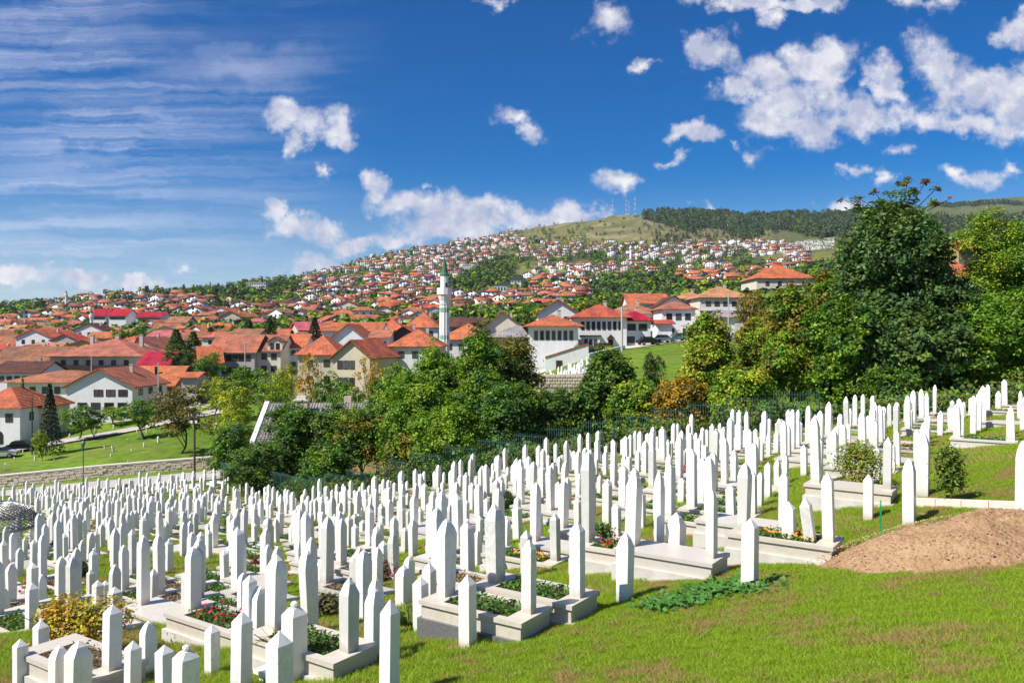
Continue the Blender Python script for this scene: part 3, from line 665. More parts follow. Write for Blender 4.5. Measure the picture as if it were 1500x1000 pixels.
for fx, fb, ft, ht, bed, hk, fk, lab in KG:
    nohead = fx == 163
    x, y, z = hit(fx, fb, lift=.38); z = -(fb - HY) / F * y
    cx, cy = np.array([x, y]) - D_ * (GL/2 - .19)
    fh = (fb - ft) / F * y / 1.15; hp = np.array([cx, cy]) + D_ * (-GL/2 + .22)
    hh = (z + (0)) ; hh = (-(ht - HY) / F * hp[1] - z) / 1.55
    grave(cx, cy, z, bed, hk, max(.75, min(1.3, hh)), fk, max(.8, fh), label=lab, head=not nohead, dark=fx == 773)
    TAKEN.append((cx, cy, 1.45))
MOUND = (8.55, 15.2)                     # centre of the heap of dug earth
TAKEN += [(7.0, 15.2, 1.6), (9.0, 15.0, 2.2)]
# --- plants: landmarks of the cemetery.  (name, px, base py, width m, height m, leaf colours, flower colour, label, category)
PLANTS = [('orange_shrub',112,968,1.35,1.15,((.52,.38,.02),(.36,.36,.03),(.50,.20,.015),(.45,.34,.02)),None,'rounded shrub turning orange and yellow among the nearest gravestones','shrub','orange shrub'),
 ('rose_bush',552,855,.85,.75,((.10,.12,.03),(.16,.10,.04)),(.75,.10,.16),'rose bush with pink blooms between small gravestones','bush','pink rose bush'),
 ('clipped_bush',735,748,1.0,.85,((.03,.075,.014),),None,'dark green bush clipped into a ball before the fence','bush','large clipped round bush'),
 ('clipped_bush',110,848,.75,.65,((.03,.08,.016),),None,'small clipped round bush beside pink flowers','bush','small clipped round bush'),
 ('flower_clump',50,872,.6,.45,((.06,.13,.02),),(.75,.03,.16),'clump of bright pink flowers at the left among gravestones','flowers','bright pink flowers'),
 ('flower_clump',230,868,.7,.45,((.10,.20,.03),(.25,.25,.04)),(.85,.28,.02),'clump of orange marigolds with yellow leaves','flowers','orange marigolds'),
 ('flower_clump',375,838,.3,.4,((.10,.04,.03),),(.30,.01,.03),'dark crimson flowers between two gravestones','flowers','dark crimson flowers'),
 ('yellow_bush',147,772,.7,.55,((.25,.25,.03),),None,'low yellow-green bush in the crowded far part','bush','low yellow-green bush'),
 ('tall_shrub',1252,722,1.35,1.65,((.16,.30,.03),(.24,.34,.04),(.26,.2,.06)),None,'bushy green shrub with reddish stems among the upper gravestones','shrub','bushy green shrub'),
 ('leafy_bush',1388,738,.6,1.5,((.09,.17,.025),(.15,.22,.03)),None,'narrow leafy bush behind the earth mound','bush','narrow leafy bush'),
 ('flower_clump',1003,700,.9,.5,((.07,.13,.03),),(.80,.10,.22),'row of pink flowers on a grave near the fence','flowers','pink flowers by the fence'),
 ('flower_pot',967,776,.25,.25,((.08,.14,.03),),(.60,.01,.02),'bunch of red flowers lying on a white coping','flowers','red bunch of flowers'),
 ('climbing_plant',882,812,.55,.9,((.07,.15,.03),(.14,.20,.05)),None,'loose green climber growing up a gravestone','plant','green climbing plant'),
 ('dry_shrub',482,905,.65,.5,((.19,.15,.06),(.12,.12,.04)),None,'brownish dried shrub beside a short gravestone','shrub','brown dried shrub'),
 ('iris_clump',598,918,.45,.5,((.16,.24,.04),),None,'clump of long yellow-green leaves on the grass','plant','yellow-green leaf clump'),
 ('leafy_bush',820,722,.6,.7,((.10,.15,.03),(.2,.2,.05)),None,'bronze-green bush beside slim stones near the fence','bush','bronze-green bush'),
 ('leafy_bush',650,800,.7,.5,((.06,.13,.02),),None,'low green bush beside a tall gravestone in the middle','bush','low green bush'),
 ('rose_bush',888,668,.7,.8,((.07,.12,.03),),(.75,.72,.62),'rose bush with white blooms close to the fence','bush','white rose bush'),
 ('leafy_bush',335,772,.5,.6,((.08,.15,.03),),None,'small green bush in the dense middle rows','bush','small green bush'),
 ('yellow_bush',462,778,.4,.6,((.32,.28,.03),),None,'small yellow bush beside a tall gravestone','bush','small yellow bush'),
 ('leafy_bush',180,720,1.4,.7,((.07,.13,.03),),None,'low spreading bush beside the railing','bush','bush by the railing'),
 ('orange_shrub',52,762,1.0,.9,((.45,.17,.02),(.2,.18,.03)),None,'orange bush just right of the lattice dome','bush','orange dome-side bush'),
 ('ground_creeper',1062,868,1.35,.14,((.07,.19,.025),(.10,.24,.035)),None,'mat of dark green creeper beside the lone slim gravestone','creeper','dark green creeper'),
 ('ground_creeper',988,888,1.0,.12,((.07,.19,.025),(.10,.24,.035)),None,'smaller mat of green creeper on bare soil','creeper','small creeper mat')]
MARKS = []
for nm, px, py, wd, hg, cols, fl, lab, cat, mk in PLANTS:
    x, y, z = hit(px, py); g = np.random.default_rng(px)
    n = int(1500 * min(2.5, wd * hg * 1.6 + .3)); sz = .038 if wd > .5 else .034
    if 'iris' in nm:
        mb = MB()
        for _ in range(70):
            a = g.uniform(0, 6.28); r0 = g.uniform(0, .14); l = g.uniform(.25, .5); bx, by = r0 * math.cos(a), r0 * math.sin(a); ux, uy = math.cos(a), math.sin(a)
            mb.add([(bx - uy*.012, by + ux*.012, 0), (bx + uy*.012, by - ux*.012, 0), (bx + ux*l*.25 + uy*.01, by + uy*l*.25 - ux*.01, l*.7), (bx + ux*l*.6, by + uy*l*.6, l*.8)], [(0,1,2,3)])
        me = mb.mesh(nm, M['leaf_far']); a_ = me.attributes.new('tint', 'FLOAT_COLOR', 'POINT'); a_.data.foreach_set('color', [c for v in me.vertices for c in (*cols[0], 1)])
        r = tag(ob(nm, me, None, (x, y, z)), lab, cat)
    else:
        dome = hg < .2
        if dome:
            P = np.stack([g.normal(0, wd * .28, n), g.normal(0, wd * .22, n), np.zeros(n)], 1); P[:, 2] = H(P[:, 0] + x, P[:, 1] + y) - z + g.uniform(.02, hg, n); N = unit(g.normal(size=P.shape) * .4 + (0, -.2, 1)); sz = .05
            V = leaf_quads(P, N, sz, g, .8); tt = np.array(cols)[g.integers(0, len(cols), n)]
        else:
            clip = 'clipped' in nm
            e = [(0, 0, hg * .5, wd / 2, wd / 2, hg * .52)] if clip else [(g.normal(0, wd * .14), g.normal(0, wd * .14), hg * g.uniform(.35, .6), wd * .38, wd * .38, hg * .42) for _ in range(4)]
            P, N, idx, Cc = crown_points(e, n * (3 if clip else 1), g, .10 if clip else .2, 12, .93 if clip else .5, -1.1 if clip else -.5)
            V = leaf_quads(P, N, sz * (.7 if clip else 1), g, .6); tt = np.array(cols)[g.integers(0, len(cols), len(Cc))][idx]
        tt = np.repeat(tt, 4, axis=0) * 1.0
        r = thing(nm, lab, cat, (x, y, z)); ob('foliage', mesh_np('foliage', V, [quads(len(V) // 4)], M['leaf_far'], tint=tt), r)
        if not dome:
            mb = MB()
            for _ in range(7): mb.tube([(0, 0, -.05), (g.normal() * wd * .1, g.normal() * wd * .1, hg * .35), (g.normal() * wd * .25, g.normal() * wd * .25, hg * .8)], [.014, .011, .005], 4)
            ob('stem', mb.mesh('stem', M['bark']), r)
        if fl is not None:
            m_ = 26 if wd > .35 else 14; q = g.integers(0, len(P), m_ * 4); q = q[np.argsort(-(P[q, 2] - P[q, 1] * .8))][:m_]; c_ = P[q] + N[q] * .04
            B = np.repeat(c_, 7, axis=0) + g.normal(size=(m_ * 7, 3)) * .02; Vf = leaf_quads(B, unit(g.normal(size=B.shape) + (0, -.3, .5)), .034, g, .9)
            ob('blossom', mesh_np('blossom', Vf, [quads(len(B))], M['leaf_far'], tint=np.tile(fl, (len(Vf), 1))), r)['kind'] = 'stuff'
    MARKS.append((mk, (x, y, z + hg * .5))); TAKEN.append((x, y, .5 + wd * .3 if wd > .6 else .35))
EDGE = ([-400, 540, 600, 690, 800, 880, 960, 1080, 1150, 1250, 1270, 1335, 1360, 1395, 1440, 1500, 1650], [1400, 1120, 985, 960, 915, 880, 855, 825, 822, 785, 752, 735, 712, 690, 668, 650, 640])
FENCE = [at(1760, 44), at(1600, 44.5), at(1500, 45), at(1400, 45.8), at(1290, 47.5), at(1200, 49), at(1060, 50), at(900, 53), at(750, 55.5), at(600, 60), at(450, 68), at(345, 80), at(322, 86)]
FP = np.array(FENCE)[::-1]
def fence_y(x): return np.interp(x, FP[:, 0], FP[:, 1])
RAIL = [at(-160, 80), at(0, 83), at(150, 85.5), at(318, 88)]
cells = []
for i in range(-70, 90):
    for j in range(-44, 26):
        u = 1.36 * i + .35 * math.sin(j * 2.1); v = 2.95 * j + .5 + .25 * math.sin(i * .9) + .35 * vnoise(np.array([i * .35]), np.array([j * 3.1]), 8)[0]
        c = P_ * u + D_ * v + np.array([rng.normal() * .07, rng.normal() * .09])
        x, y = c
        if y < 6 or y > 92: continue
        px = CX + F * x / y
        if px < -90 or px > 1590: continue
        cells.append((x, y, px, i, j))
items = []
for x, y, px, i, j in cells:
    z = h1(x, y); py = HY - F * z / y; fx = float(fence_y(x)) if x > FP[0, 0] else 999
    if py > np.interp(px, *EDGE) - 12: continue
    if px < 560 and (py > 1000 or (py > 935 and px < 470)): continue
    if y > fx - 2.2: continue
    if x <= -18 and y > np.interp(x, [p[0] for p in RAIL], [p[1] for p in RAIL]) - 1.6: continue
    if px < 62 and 755 < py < 800: continue                       # the lattice pavilion
    if fbm(np.array([x / 7.]), np.array([y / 7.]), 77)[0] > .42: continue
    if rng.random() < .05: continue
    if any((x - a) ** 2 + (y - b) ** 2 < (r + (0.6 if r > 1 else 0)) ** 2 for a, b, r in TAKEN): continue
    items.append((y, x, y, z, px, py))
items.sort()
far_st = []; ng = ns = 0
for _, x, y, z, px, py in items:
    g = rng; hk = int(g.choice([0, 1, 2, 3, 4], p=[.16, .40, .20, .06, .18])); fk = int(g.choice([0, 1, 2, 3, 4], p=[.62, .22, .08, .03, .05]))
    hh = g.uniform(.72, 1.06); fh = g.uniform(.72, 1.04); kerbed = g.random() < .52
    ends = [np.array([x, y]) + D_ * s for s in (-GL/2 + .22, GL/2 - .19)]
    if kerbed and ng < 260:
        zc = max(h1(*ends[0]), h1(*ends[1]), z) + g.uniform(.06, .16)
        bed = str(g.choice(['green', 'slab', 'dry', 'red', 'orange', 'pink', 'white'], p=[.42, .32, .14, .03, .03, .03, .03]))
        grave(x, y, zc, bed, hk, hh, fk, fh, desc=None); ng += 1
    elif not kerbed and ns < 268:
        for e, k, big, q in ((ends[0], hk, True, hh), (ends[1], fk, False, fh)):
            if q is fh and g.random() < .1: continue
            gstone(e[0], e[1], h1(*e), k, big, q, wscale=.86 if px < 480 else 1.0); ns += 1
    else: far_st.append((ends, hk, hh, fk, fh, kerbed, z))
print('graves', ng, 'stones', ns, 'far', len(far_st))
# everything past the limit: one mass of real little gravestones and kerbs
def merge(name, insts, matl, kind='stuff'):
    """insts: (verts (n,3), faces list of tuples, tint)"""
    cache = {}; Vs = []; F4 = []; F3 = []; T = []; off = 0
    for v, f4, f3, tint in insts:
        Vs.append(v); T.append(np.tile(tint, (len(v), 1)))
        if len(f4): F4.append(f4 + off)
        if len(f3): F3.append(f3 + off)
        off += len(v)
    Fc = [np.concatenate(F4)] if F4 else []
    if F3: Fc.append(np.concatenate(F3))
    return ob(name, mesh_np(name, np.concatenate(Vs), Fc, matl, tint=np.concatenate(T)), kind=kind)
def tmpl(mb):
    v = np.array(mb.v, float); f4 = np.array([f for f in mb.f if len(f) == 4], int).reshape(-1, 4); f3 = []
    for f in mb.f:
        if len(f) == 3: f3.append(f)
        elif len(f) > 4: f3 += [(f[0], f[i], f[i+1]) for i in range(1, len(f) - 1)]
    return v, f4, np.array(f3, int).reshape(-1, 3)
def place(T, x, y, z, rz, sc=(1, 1, 1), tint=(1, 1, 1)):
    v, f4, f3 = T; v = v * np.array(sc); c, s = math.cos(rz), math.sin(rz)
    return np.stack([v[:, 0] * c - v[:, 1] * s + x, v[:, 0] * s + v[:, 1] * c + y, v[:, 2] + z], 1), f4, f3, tint
ST = {(k, b): tmpl(stone_mb(STY[k][1] * (.92 if b else .80), STY[k][2] * (.92 if b else .80), 1.55 if b else 1.15, STY[k][0] if STY[k][0] != 'ball' else 'bevel', STY[k][3])) for k in range(5) for b in (True, False)}
KT = tmpl(MB().box(-GL/2, GL/2, -GW/2, GW/2, -.9, 0))
ins = []
for ends, hk, hh, fk, fh, kerbed, z in far_st:
    zz = [h1(*e) for e in ends]; q = .8
    if kerbed:
        zk = max(zz) + .1; c = (ends[0] + ends[1]) / 2; ins.append(place(KT, c[0], c[1], zk, GRZ, tint=(q, q * .97, q * .93))); zz = [zk, zk]
    for e, k, b, hq, z0 in ((ends[0], hk, True, hh, zz[0]), (ends[1], fk, False, fh, zz[1])):
        ins.append(place(ST[k, b], e[0], e[1], z0, GRZ + rng.normal() * .03, (1, .84 if z < -9 else 1, hq), tuple(np.array((.8, .79, .77)) * rng.uniform(.9, 1.02))))
# ---- more of them in the two other burial grounds: behind the trees and high on the hill
def tintmat(name, rough=.6):
    m, t, b = mat(name, rough, .3); L(t, attr(t), b.inputs['Base Color']); return m
M['tinted'] = tintmat('pale_stone')
if ins: merge('gravestone_mass', ins, M['tinted'])
ins = []
for k in range(150):
    px = rng.uniform(790, 868); Y = rng.uniform(97, 112); x = (px - CX) / F * Y
    if Y > 104 - (px - 783) / 89 * 2 and False: continue
    ins.append(place(ST[int(rng.choice([0, 1])), bool(rng.random() < .5)], x, Y, h1(x, Y), GRZ + rng.normal() * .05, (1, 1, rng.uniform(.8, 1.1)), (.78, .77, .75)))
merge('distant_gravestones', ins, M['tinted'])
ins = []
for k in range(1500):
    px = rng.uniform(1106, 1222); t_ = (px - 1106) / 116; py = rng.uniform(349 + (1 - t_) * 12, 360 + (1 - t_) * 12 + 4)
    x, y, z = hit(px, py, 700); ins.append(place(KT, x, y, z + 1.2, rng.uniform(0, 1), (.55, .7, 1.6), tuple(np.array((.74, .72, .68)) * rng.uniform(.8, 1.05))))
merge('hillside_gravestones', ins, M['tinted'])
# ---- dug earth
def mound():
    nx, ny = 200, 110; a = np.linspace(-3.4, 3.4, nx); b = np.linspace(-2.0, 2.0, ny); A, B = np.meshgrid(a, b, indexing='ij')
    ang = math.radians(-6); X = MOUND[0] + A * math.cos(ang) - B * math.sin(ang); Y = MOUND[1] + A * math.sin(ang) + B * math.cos(ang) 
    r = np.sqrt((A / 2.75) ** 2 + (B / 1.45) ** 2); r = r * (1 + .16 * fbm(A * .9, B * .9, 51))
    hgt = .62 * np.clip(1 - r, -.25, 1) ** 1 + 0
    hgt = np.where(r < 1, .68 * (1 - r ** 1.9), -.10 * (r - 1))
    Z = H(X, Y) + hgt + (fbm(A * 1.6, B * 1.6, 52) * .24 + fbm(A * 4, B * 4, 53) * .18 + fbm(A * 11, B * 11, 54) * .09 + fbm(A * 24, B * 24, 55) * .04) * np.clip(1.25 - r, 0, 1)
    i = np.arange(nx - 1)[:, None]; j = np.arange(ny - 1)[None]; Fq = np.stack([i*ny+j, (i+1)*ny+j, (i+1)*ny+j+1, i*ny+j+1], -1).reshape(-1, 4)
    V = np.stack([X, Y, Z], -1).reshape(-1, 3)
    r_ = thing('earth_mound', 'heap of freshly dug brown earth on the grass between two green marker boards', 'earth mound', (MOUND[0], MOUND[1], 0))
    V = V - np.array([MOUND[0], MOUND[1], 0])
    ob('heap', mesh_np('heap', V, [Fq], M['soil'], smooth=True), r_)
    # clods
    ins = []; cl = tmpl(MB().loft([[(.5*math.cos(q), .5*math.sin(q), -.3) for q in (0, 1.2, 2.5, 3.7, 5)], [(math.cos(q), .8*math.sin(q), .1) for q in (0, 1.2, 2.5, 3.7, 5)], [(.5*math.cos(q), .4*math.sin(q), .6) for q in (0, 1.2, 2.5, 3.7, 5)]]))
    for _ in range(2600):
        t = rng.uniform(0, 6.28); rr = math.sqrt(rng.random()) * 1.05 + (abs(rng.normal()) * .12 if rng.random() < .4 else 0); a_ = rr * 3.1 * math.cos(t); b_ = rr * 1.6 * math.sin(t)
        x = MOUND[0] + a_ * math.cos(ang) - b_ * math.sin(ang); y = MOUND[1] + a_ * math.sin(ang) + b_ * math.cos(ang)
        z = h1(x, y) + max(0, .68 * (1 - rr ** 1.9)) + .02 + .0; s = rng.uniform(.006, .022) * (1.7 if rng.random() < .06 else 1)
        ins.append(place(cl, x - MOUND[0], y - MOUND[1], z, t, (s, s, s), tuple(np.array((.46, .32, .19)) * rng.uniform(.7, 1.25))))
    o = merge('clods', ins, M['tinted']); o.parent = r_
mound()
def marker(px, base, top, lab):
    x, y, z = hit(px, base, lift=.12); z += .1; h = (base - top) / F * y
    mb = MB().loft([[(-.015, -.06, -.2), (.015, -.06, -.2), (.015, .06, -.2), (-.015, .06, -.2)], [(-.015, -.065, h - .09), (.015, -.065, h - .09), (.015, .065, h - .09), (-.015, .065, h - .09)], [(-.015, -.015, h), (.015, -.015, h), (.015, .015, h), (-.015, .015, h)]])
    o = tag(ob('grave_marker', fixn(mb.mesh('grave_marker', M['bright_green'])), None, (x, y, z), GRZ + .2), lab, 'marker', 'green markers at the dug earth'); o.rotation_euler[0] = .05
marker(1290, 786, 731, 'thin bright green marker board stuck in the left end of the earth mound')
marker(1498, 765, 738, 'bright green marker board at the right edge of the earth mound')
# ---- the low kerb round the plot behind the mound
def kerbline(p0, p1, lab, hgt=.3):
    x0, y0, z0 = p0; x1, y1, z1 = p1; Ln = math.hypot(x1 - x0, y1 - y0)
    mb = MB(); n = 5
    r = thing('plot_kerb', lab, 'kerb', p0, math.atan2(y1 - y0, x1 - x0))
    for k in range(n):
        a, b = Ln * k / n + .006, Ln * (k + 1) / n - .006; za = (z1 - z0) * (a / Ln); zb = (z1 - z0) * (b / Ln)
        ob('kerb_block', fixn(MB().loft([[(a, -.1, za - .6), (a, .1, za - .6), (a, .1, za + hgt), (a, -.1, za + hgt)], [(b, -.1, zb - .6), (b, .1, zb - .6), (b, .1, zb + hgt), (b, -.1, zb + hgt)]]).mesh('kerb_block', M['cap'])), r)
kerbline(hit(1338, 742), hit(1540, 752), 'low pale stone kerb edging the grassy plot behind the earth mound', .2)
# ---- white flower vase on its grave
x, y, z = hit(405, 965, lift=.35)
v = thing('flower_vase', 'white stone vase with thin dried stems on a pedestal beside the iris grave', 'vase', (x, y, z - .35))
ob('pedestal', fixn(MB().box(-.18, .18, -.18, .18, -.4, .5).box(-.24, .24, -.24, .24, .5, .56).mesh('pedestal', M['marble'])), v, rz=GRZ)
ob('bowl', fixn(MB().loft([[(r_*math.cos(q), r_*math.sin(q), zz) for q in [2*math.pi*k/10 for k in range(10)]] for r_, zz in ((.09, .56), (.05, .60), (.045, .68), (.10, .80), (.11, .88), (.08, .9))]).mesh('bowl', M['marble'], True)), v)
mb = MB()
for k in range(14): a = rng.uniform(0, 6.28); mb.tube([(0, 0, .85), (.18*math.cos(a), .18*math.sin(a), 1.0), (.34*math.cos(a), .34*math.sin(a), 1.0 + rng.uniform(-.1, .15))], .006, 4)
ob('stem', mb.mesh('stem', plain('dry_stem', (.30, .22, .08))), v)
label_by_landmarks(LAB, MARKS + [('lone grass-edge gravestone', hit(1098, 862)), ('leaning gravestone', hit(1191, 820)), ('earth mound', (7.9, 15.3, -3.2)), ('lattice dome', hit(25, 770)), ('dark utility pole', hit(285, 706)), ('green lamp post', hit(122, 712)),
   ('frontmost grey-veined gravestone', hit(570, 1025)), ('white flower vase', hit(405, 965)), ('double-stepped grave', hit(720, 930)), ('fence end', at(1440, 40)), ('middle of the fence', at(620, 56)), ('tall fence panels', at(1110, 48))])
# ---------------------------------------------------------------- green railing fence behind the graves
fr = thing('metal_fence', 'green metal bar fence stepping down the slope between the graves and the trees', 'fence', (0, 0, 0))
bars = []; BT = tmpl(MB().box(-.009, .009, -.009, .009, 0, 1))
pts = [np.array(p[:2]) for p in FENCE]; seg = []
for a, b in zip(pts[:-1], pts[1:]):
    n = max(1, round(np.linalg.norm(b - a) / 2.6)); seg += [a + (b - a) * k / n for k in range(n)]
seg.append(pts[-1])
pm = fixn(MB().box(-.035, .035, -.035, .035, -.5, 2.35).mesh('fence_post', M['green_metal']))
for k, (a, b) in enumerate(zip(seg[:-1], seg[1:])):
    hi = max(h1(*a), h1(*b)); d = b - a; Ln = np.linalg.norm(d); rz = math.atan2(d[1], d[0]); low = abs(px := CX + F * a[0] / a[1]) and (px > 1230)
    top = hi + (.95 if low else 2.05)
    o = ob('fence_post', pm, fr, (a[0], a[1], top - 2.3), 0)
    if not low or k % 1 == 0:
        rm = fixn(MB().box(.04, Ln - .04, -.02, .02, -.02, .02).mesh('rail', M['green_metal']))
        ob('rail', rm, fr, (a[0], a[1], top - .08), rz); ob('rail', rm, fr, (a[0], a[1], hi + .18), rz)
    nb = int(Ln / (.15 if not low else .6))
    for q in range(1, nb):
        p = a + d * q / nb; bars.append(place(BT, p[0], p[1], hi + .1, rz, (1, 1, (top - hi) - (.0 if not low else .12)), (.03, .13, .09)))
o = merge('bars', bars, M['green_metal']); o.parent = fr
# ---------------------------------------------------------------- buildings
RC = {'orange': (.51, .155, .075), 'red': (.47, .10, .06), 'tile': (.42, .16, .095), 'old': (.30, .12, .075), 'crimson': (.42, .02, .045), 'pink': (.50, .15, .14), 'brown': (.13, .055, .04), 'tan': (.46, .24, .12), 'slate': (.045, .047, .058), 'grey': (.34, .32, .29)}
WC = {'white': (.74, .74, .74), 'cream': (.68, .62, .50), 'grey': (.42, .41, .39), 'pinkw': (.62, .30, .27), 'beige': (.56, .49, .38), 'tanw': (.42, .28, .15), 'bluish': (.55, .62, .72), 'ochre': (.60, .45, .20), 'darkw': (.10, .09, .08)}
def roof_hip(W, D, h, rise, ov=.6, th=.16):
    a, b = W / 2 + ov, D / 2 + ov; rx = max(.15, a - b) if W >= D else .15; ry = max(.15, b - a) if D > W else .15
    mb = MB(); e = [(-a,-b), (a,-b), (a,b), (-a,b)]; r = [(-rx,-ry), (rx,-ry), (rx,ry), (-rx,ry)]
    z0 = h - .05; rs = [[(x*.99, y*.99, z0) for x, y in e], [(x, y, z0 + .03) for x, y in e], [(x, y, z0 + th) for x, y in e], [(x, y, h + rise) for x, y in r]]
    return mb.loft(rs)
def roof_gable(W, D, h, rise, ov=.6, th=.18, apex=0.0):
    """ridge runs along y; gables face -y and +y; apex shifts the ridge sideways (-1..1)"""
    a, b = W / 2, D / 2 + ov; ax = apex * a; mb = MB()
    sl = rise / (a - ax); sr = rise / (a + ax)
    for y0, y1 in ((-b, b),):
        prof = [(-a - ov, h - sr * ov), (ax, h + rise), (a + ov, h - sl * ov), (a + ov, h - sl * ov + th), (ax, h + rise + th * 1.15), (-a - ov, h - sr * ov + th)]
        mb.add([(x, y0, z) for x, z in prof] + [(x, y1, z) for x, z in prof], [(0,1,4,5), (1,2,3,4), (11,10,7,6), (10,9,8,7), (0,6,7,1), (1,7,8,2), (2,8,9,3), (3,9,10,4), (4,10,11,5), (5,11,6,0)])
    return mb
def walls(W, D, h, rise, kind, apex=0.0, base=-3.0):
    a, b = W / 2, D / 2; mb = MB()
    if kind == 'gable':
        ax = apex * a; f = [(-a, base), (a, base), (a, h - .02), (ax, h + rise - .03), (-a, h - .02)]
        mb.add([(x, -b, z) for x, z in f] + [(x, b, z) for x, z in f], [(0,1,2,3,4), (9,8,7,6,5), (0,5,6,1), (1,6,7,2), (2,7,8,3), (3,8,9,4), (4,9,5,0)])
    else: mb.box(-a, a, -b, b, base, h - .02)
    return mb
WM = {}
def win_mesh(w_, h_):
    k = (round(w_, 1), round(h_, 1))
    if k not in WM:
        w_, h_ = k; t = .09; mb = MB()
        mb.box(-w_/2, w_/2, -.06, .0, -h_/2, -h_/2 + t).box(-w_/2, w_/2, -.06, 0, h_/2 - t, h_/2).box(-w_/2, -w_/2 + t, -.06, 0, -h_/2 + t, h_/2 - t).box(w_/2 - t, w_/2, -.06, 0, -h_/2 + t, h_/2 - t)
        if w_ > .9: mb.box(-.03, .03, -.055, 0, -h_/2 + t, h_/2 - t)
        sl = MB().box(-w_/2 + t, w_/2 - t, -.022, -.004, -h_/2 + t, h_/2 - t)
        WM[k] = (mb.mesh('window', M['frame_d']), mb.mesh('window', M['frame_w']), sl.mesh('pane', M['glass']))
    return WM[k]
M['frame_d'] = plain('dark_window_frame', (.06, .035, .025), .6, .2, 3); M['frame_w'] = plain('white_window_frame', (.72, .72, .70), .5, .08, 3)
M['chim'] = plain('chimney_render', (.55, .50, .44), .9, .2, 2, bump=.3)
def window(par, x, y, z, rz, w_=1.1, h_=1.3, dark=True):
    fd, fw, pn = win_mesh(w_, h_); o = ob('window', fd if dark else fw, par, (x, y, z), rz); ob('pane', pn, o); return o
def win_row(par, W, D, side, z, n, w_=1.1, h_=1.3, dark=True, x0=-.42, x1=.42):
    for k in range(n):
        f = x0 + (x1 - x0) * ((k + .5) / n)
        if side == 'f': window(par, f * W, -D/2 - .002, z, 0, w_, h_, dark)
        elif side == 'r': window(par, W/2 + .002, f * D, z, math.pi/2, w_, h_, dark)
        elif side == 'l': window(par, -W/2 - .002, f * D, z, -math.pi/2, w_, h_, dark)
def chimney(par, x, y, z, s=.55, h=1.4):
    c = ob('chimney', MB().box(-s/2, s/2, -s/2, s/2, -1.2, h).box(-s/2-.08, s/2+.08, -s/2-.08, s/2+.08, h, h+.12).mesh('chimney', M['chim']), par, (x, y, z)); return c
def house(label, pxL, pxR, eave, ridge, Y, D, yaw=0, kind='hip', rc='tile', wc='white', rows=((3,'f'),), ch=1, apex=0.0, dark=True, win=(1.1, 1.3), ov=.6, extra=None, cat='house', group='town houses below the cemetery', basepy=None, name='house'):
    """eave, ridge: heights as seen at distance Y; the walls run down into the ground. kind: hip | side (ridge across the view) | gable (gable towards us)"""
    W = (pxR - pxL) / F * Y - 2 * ov * .8; x = ((pxL + pxR) / 2 - CX) / F * Y; y = Y + D / 2
    ze = -(eave - HY) / F * Y; ym = y if kind != 'gable' else Y
    rise = max(.6, -(ridge - HY) / F * (Y + (D / 2 if kind != 'gable' else 0)) - ze); gz = min(h1(x, y), h1(x - W/2, Y), h1(x + W/2, Y)); h = ze - gz
    yaw = R(yaw); r = thing(name, label, cat, (x, y, gz), yaw, group)
    if kind == 'side':
        rot = lambda a, b, c: (b, -a, c)
        rm = roof_gable(D, W, h, rise, ov, apex=apex).xf(rot); wm = walls(D, W, h, rise, 'gable', apex).xf(rot)
    elif kind == 'gable': rm = roof_gable(W, D, h, rise, ov, apex=apex); wm = walls(W, D, h, rise, 'gable', apex)
    else: rm = roof_hip(W, D, h, rise, ov); wm = walls(W, D, h, rise, 'hip')
    ob('wall', fixn(wm.mesh('wall', M['wall'])), r, color=WC[wc]); ro = ob('roof', fixn(rm.mesh('roof', M['roof'])), r, color=tuple(c * rnd.uniform(.9, 1.1) for c in RC[rc]))
    for k in range(ch): s = -1 if k % 2 else 1; chimney(ro, s * W * (.16 + .06 * k), D * .08, h + rise * .72, h=1.3)
    fl = min(2.9, (h - .1) / max(1, len(rows))); win = (win[0], min(win[1], fl * .52))
    for lev, spec in enumerate(rows):
        z = h - .5 * fl - fl * lev
        if isinstance(spec, tuple) and spec and not isinstance(spec[0], tuple): spec = (spec,)
        for s in spec:
            n, side = s[:2]; x0, x1 = (s[2], s[3]) if len(s) > 3 else (-.42, .42)
            if n: win_row(r, W, D, side, z, n, win[0], win[1], dark, x0, x1)
    if extra: extra(r, W, D, h, rise)
    return r
def ex_main(r, W, D, h, rise):         # big white house: timber oriel, porch and door
    ob('oriel', fixn(MB().box(-W*.40, -W*.04, -D/2 - .6, -D/2 - .01, h*.16, h*.46).mesh('oriel', M['wall'])), r, color=WC['white'])
    ob('oriel_roof', fixn(MB().box(-W*.43, -W*.01, -D/2 - .85, -D/2 - .01, h*.46, h*.50).mesh('oriel_roof', M['wood'])), r)
    for k in range(3): window(r, -W*.31 + W*.09 * k, -D/2 - .612, h*.31, 0, .6, 1.0)
    ob('porch', fixn(MB().loft([[(W*.10, -D/2-.9, h*.40), (W*.26, -D/2-.9, h*.40), (W*.18, -D/2-.9, h*.52)], [(W*.10, -D/2-.01, h*.40), (W*.26, -D/2-.01, h*.40), (W*.18, -D/2-.01, h*.52)]]).mesh('porch', M['wood'])), r)
    ob('door', fixn(MB().box(W*.13, W*.23, -D/2 - .07, -D/2 - .01, 0, h*.38).mesh('door', M['wood'])), r)
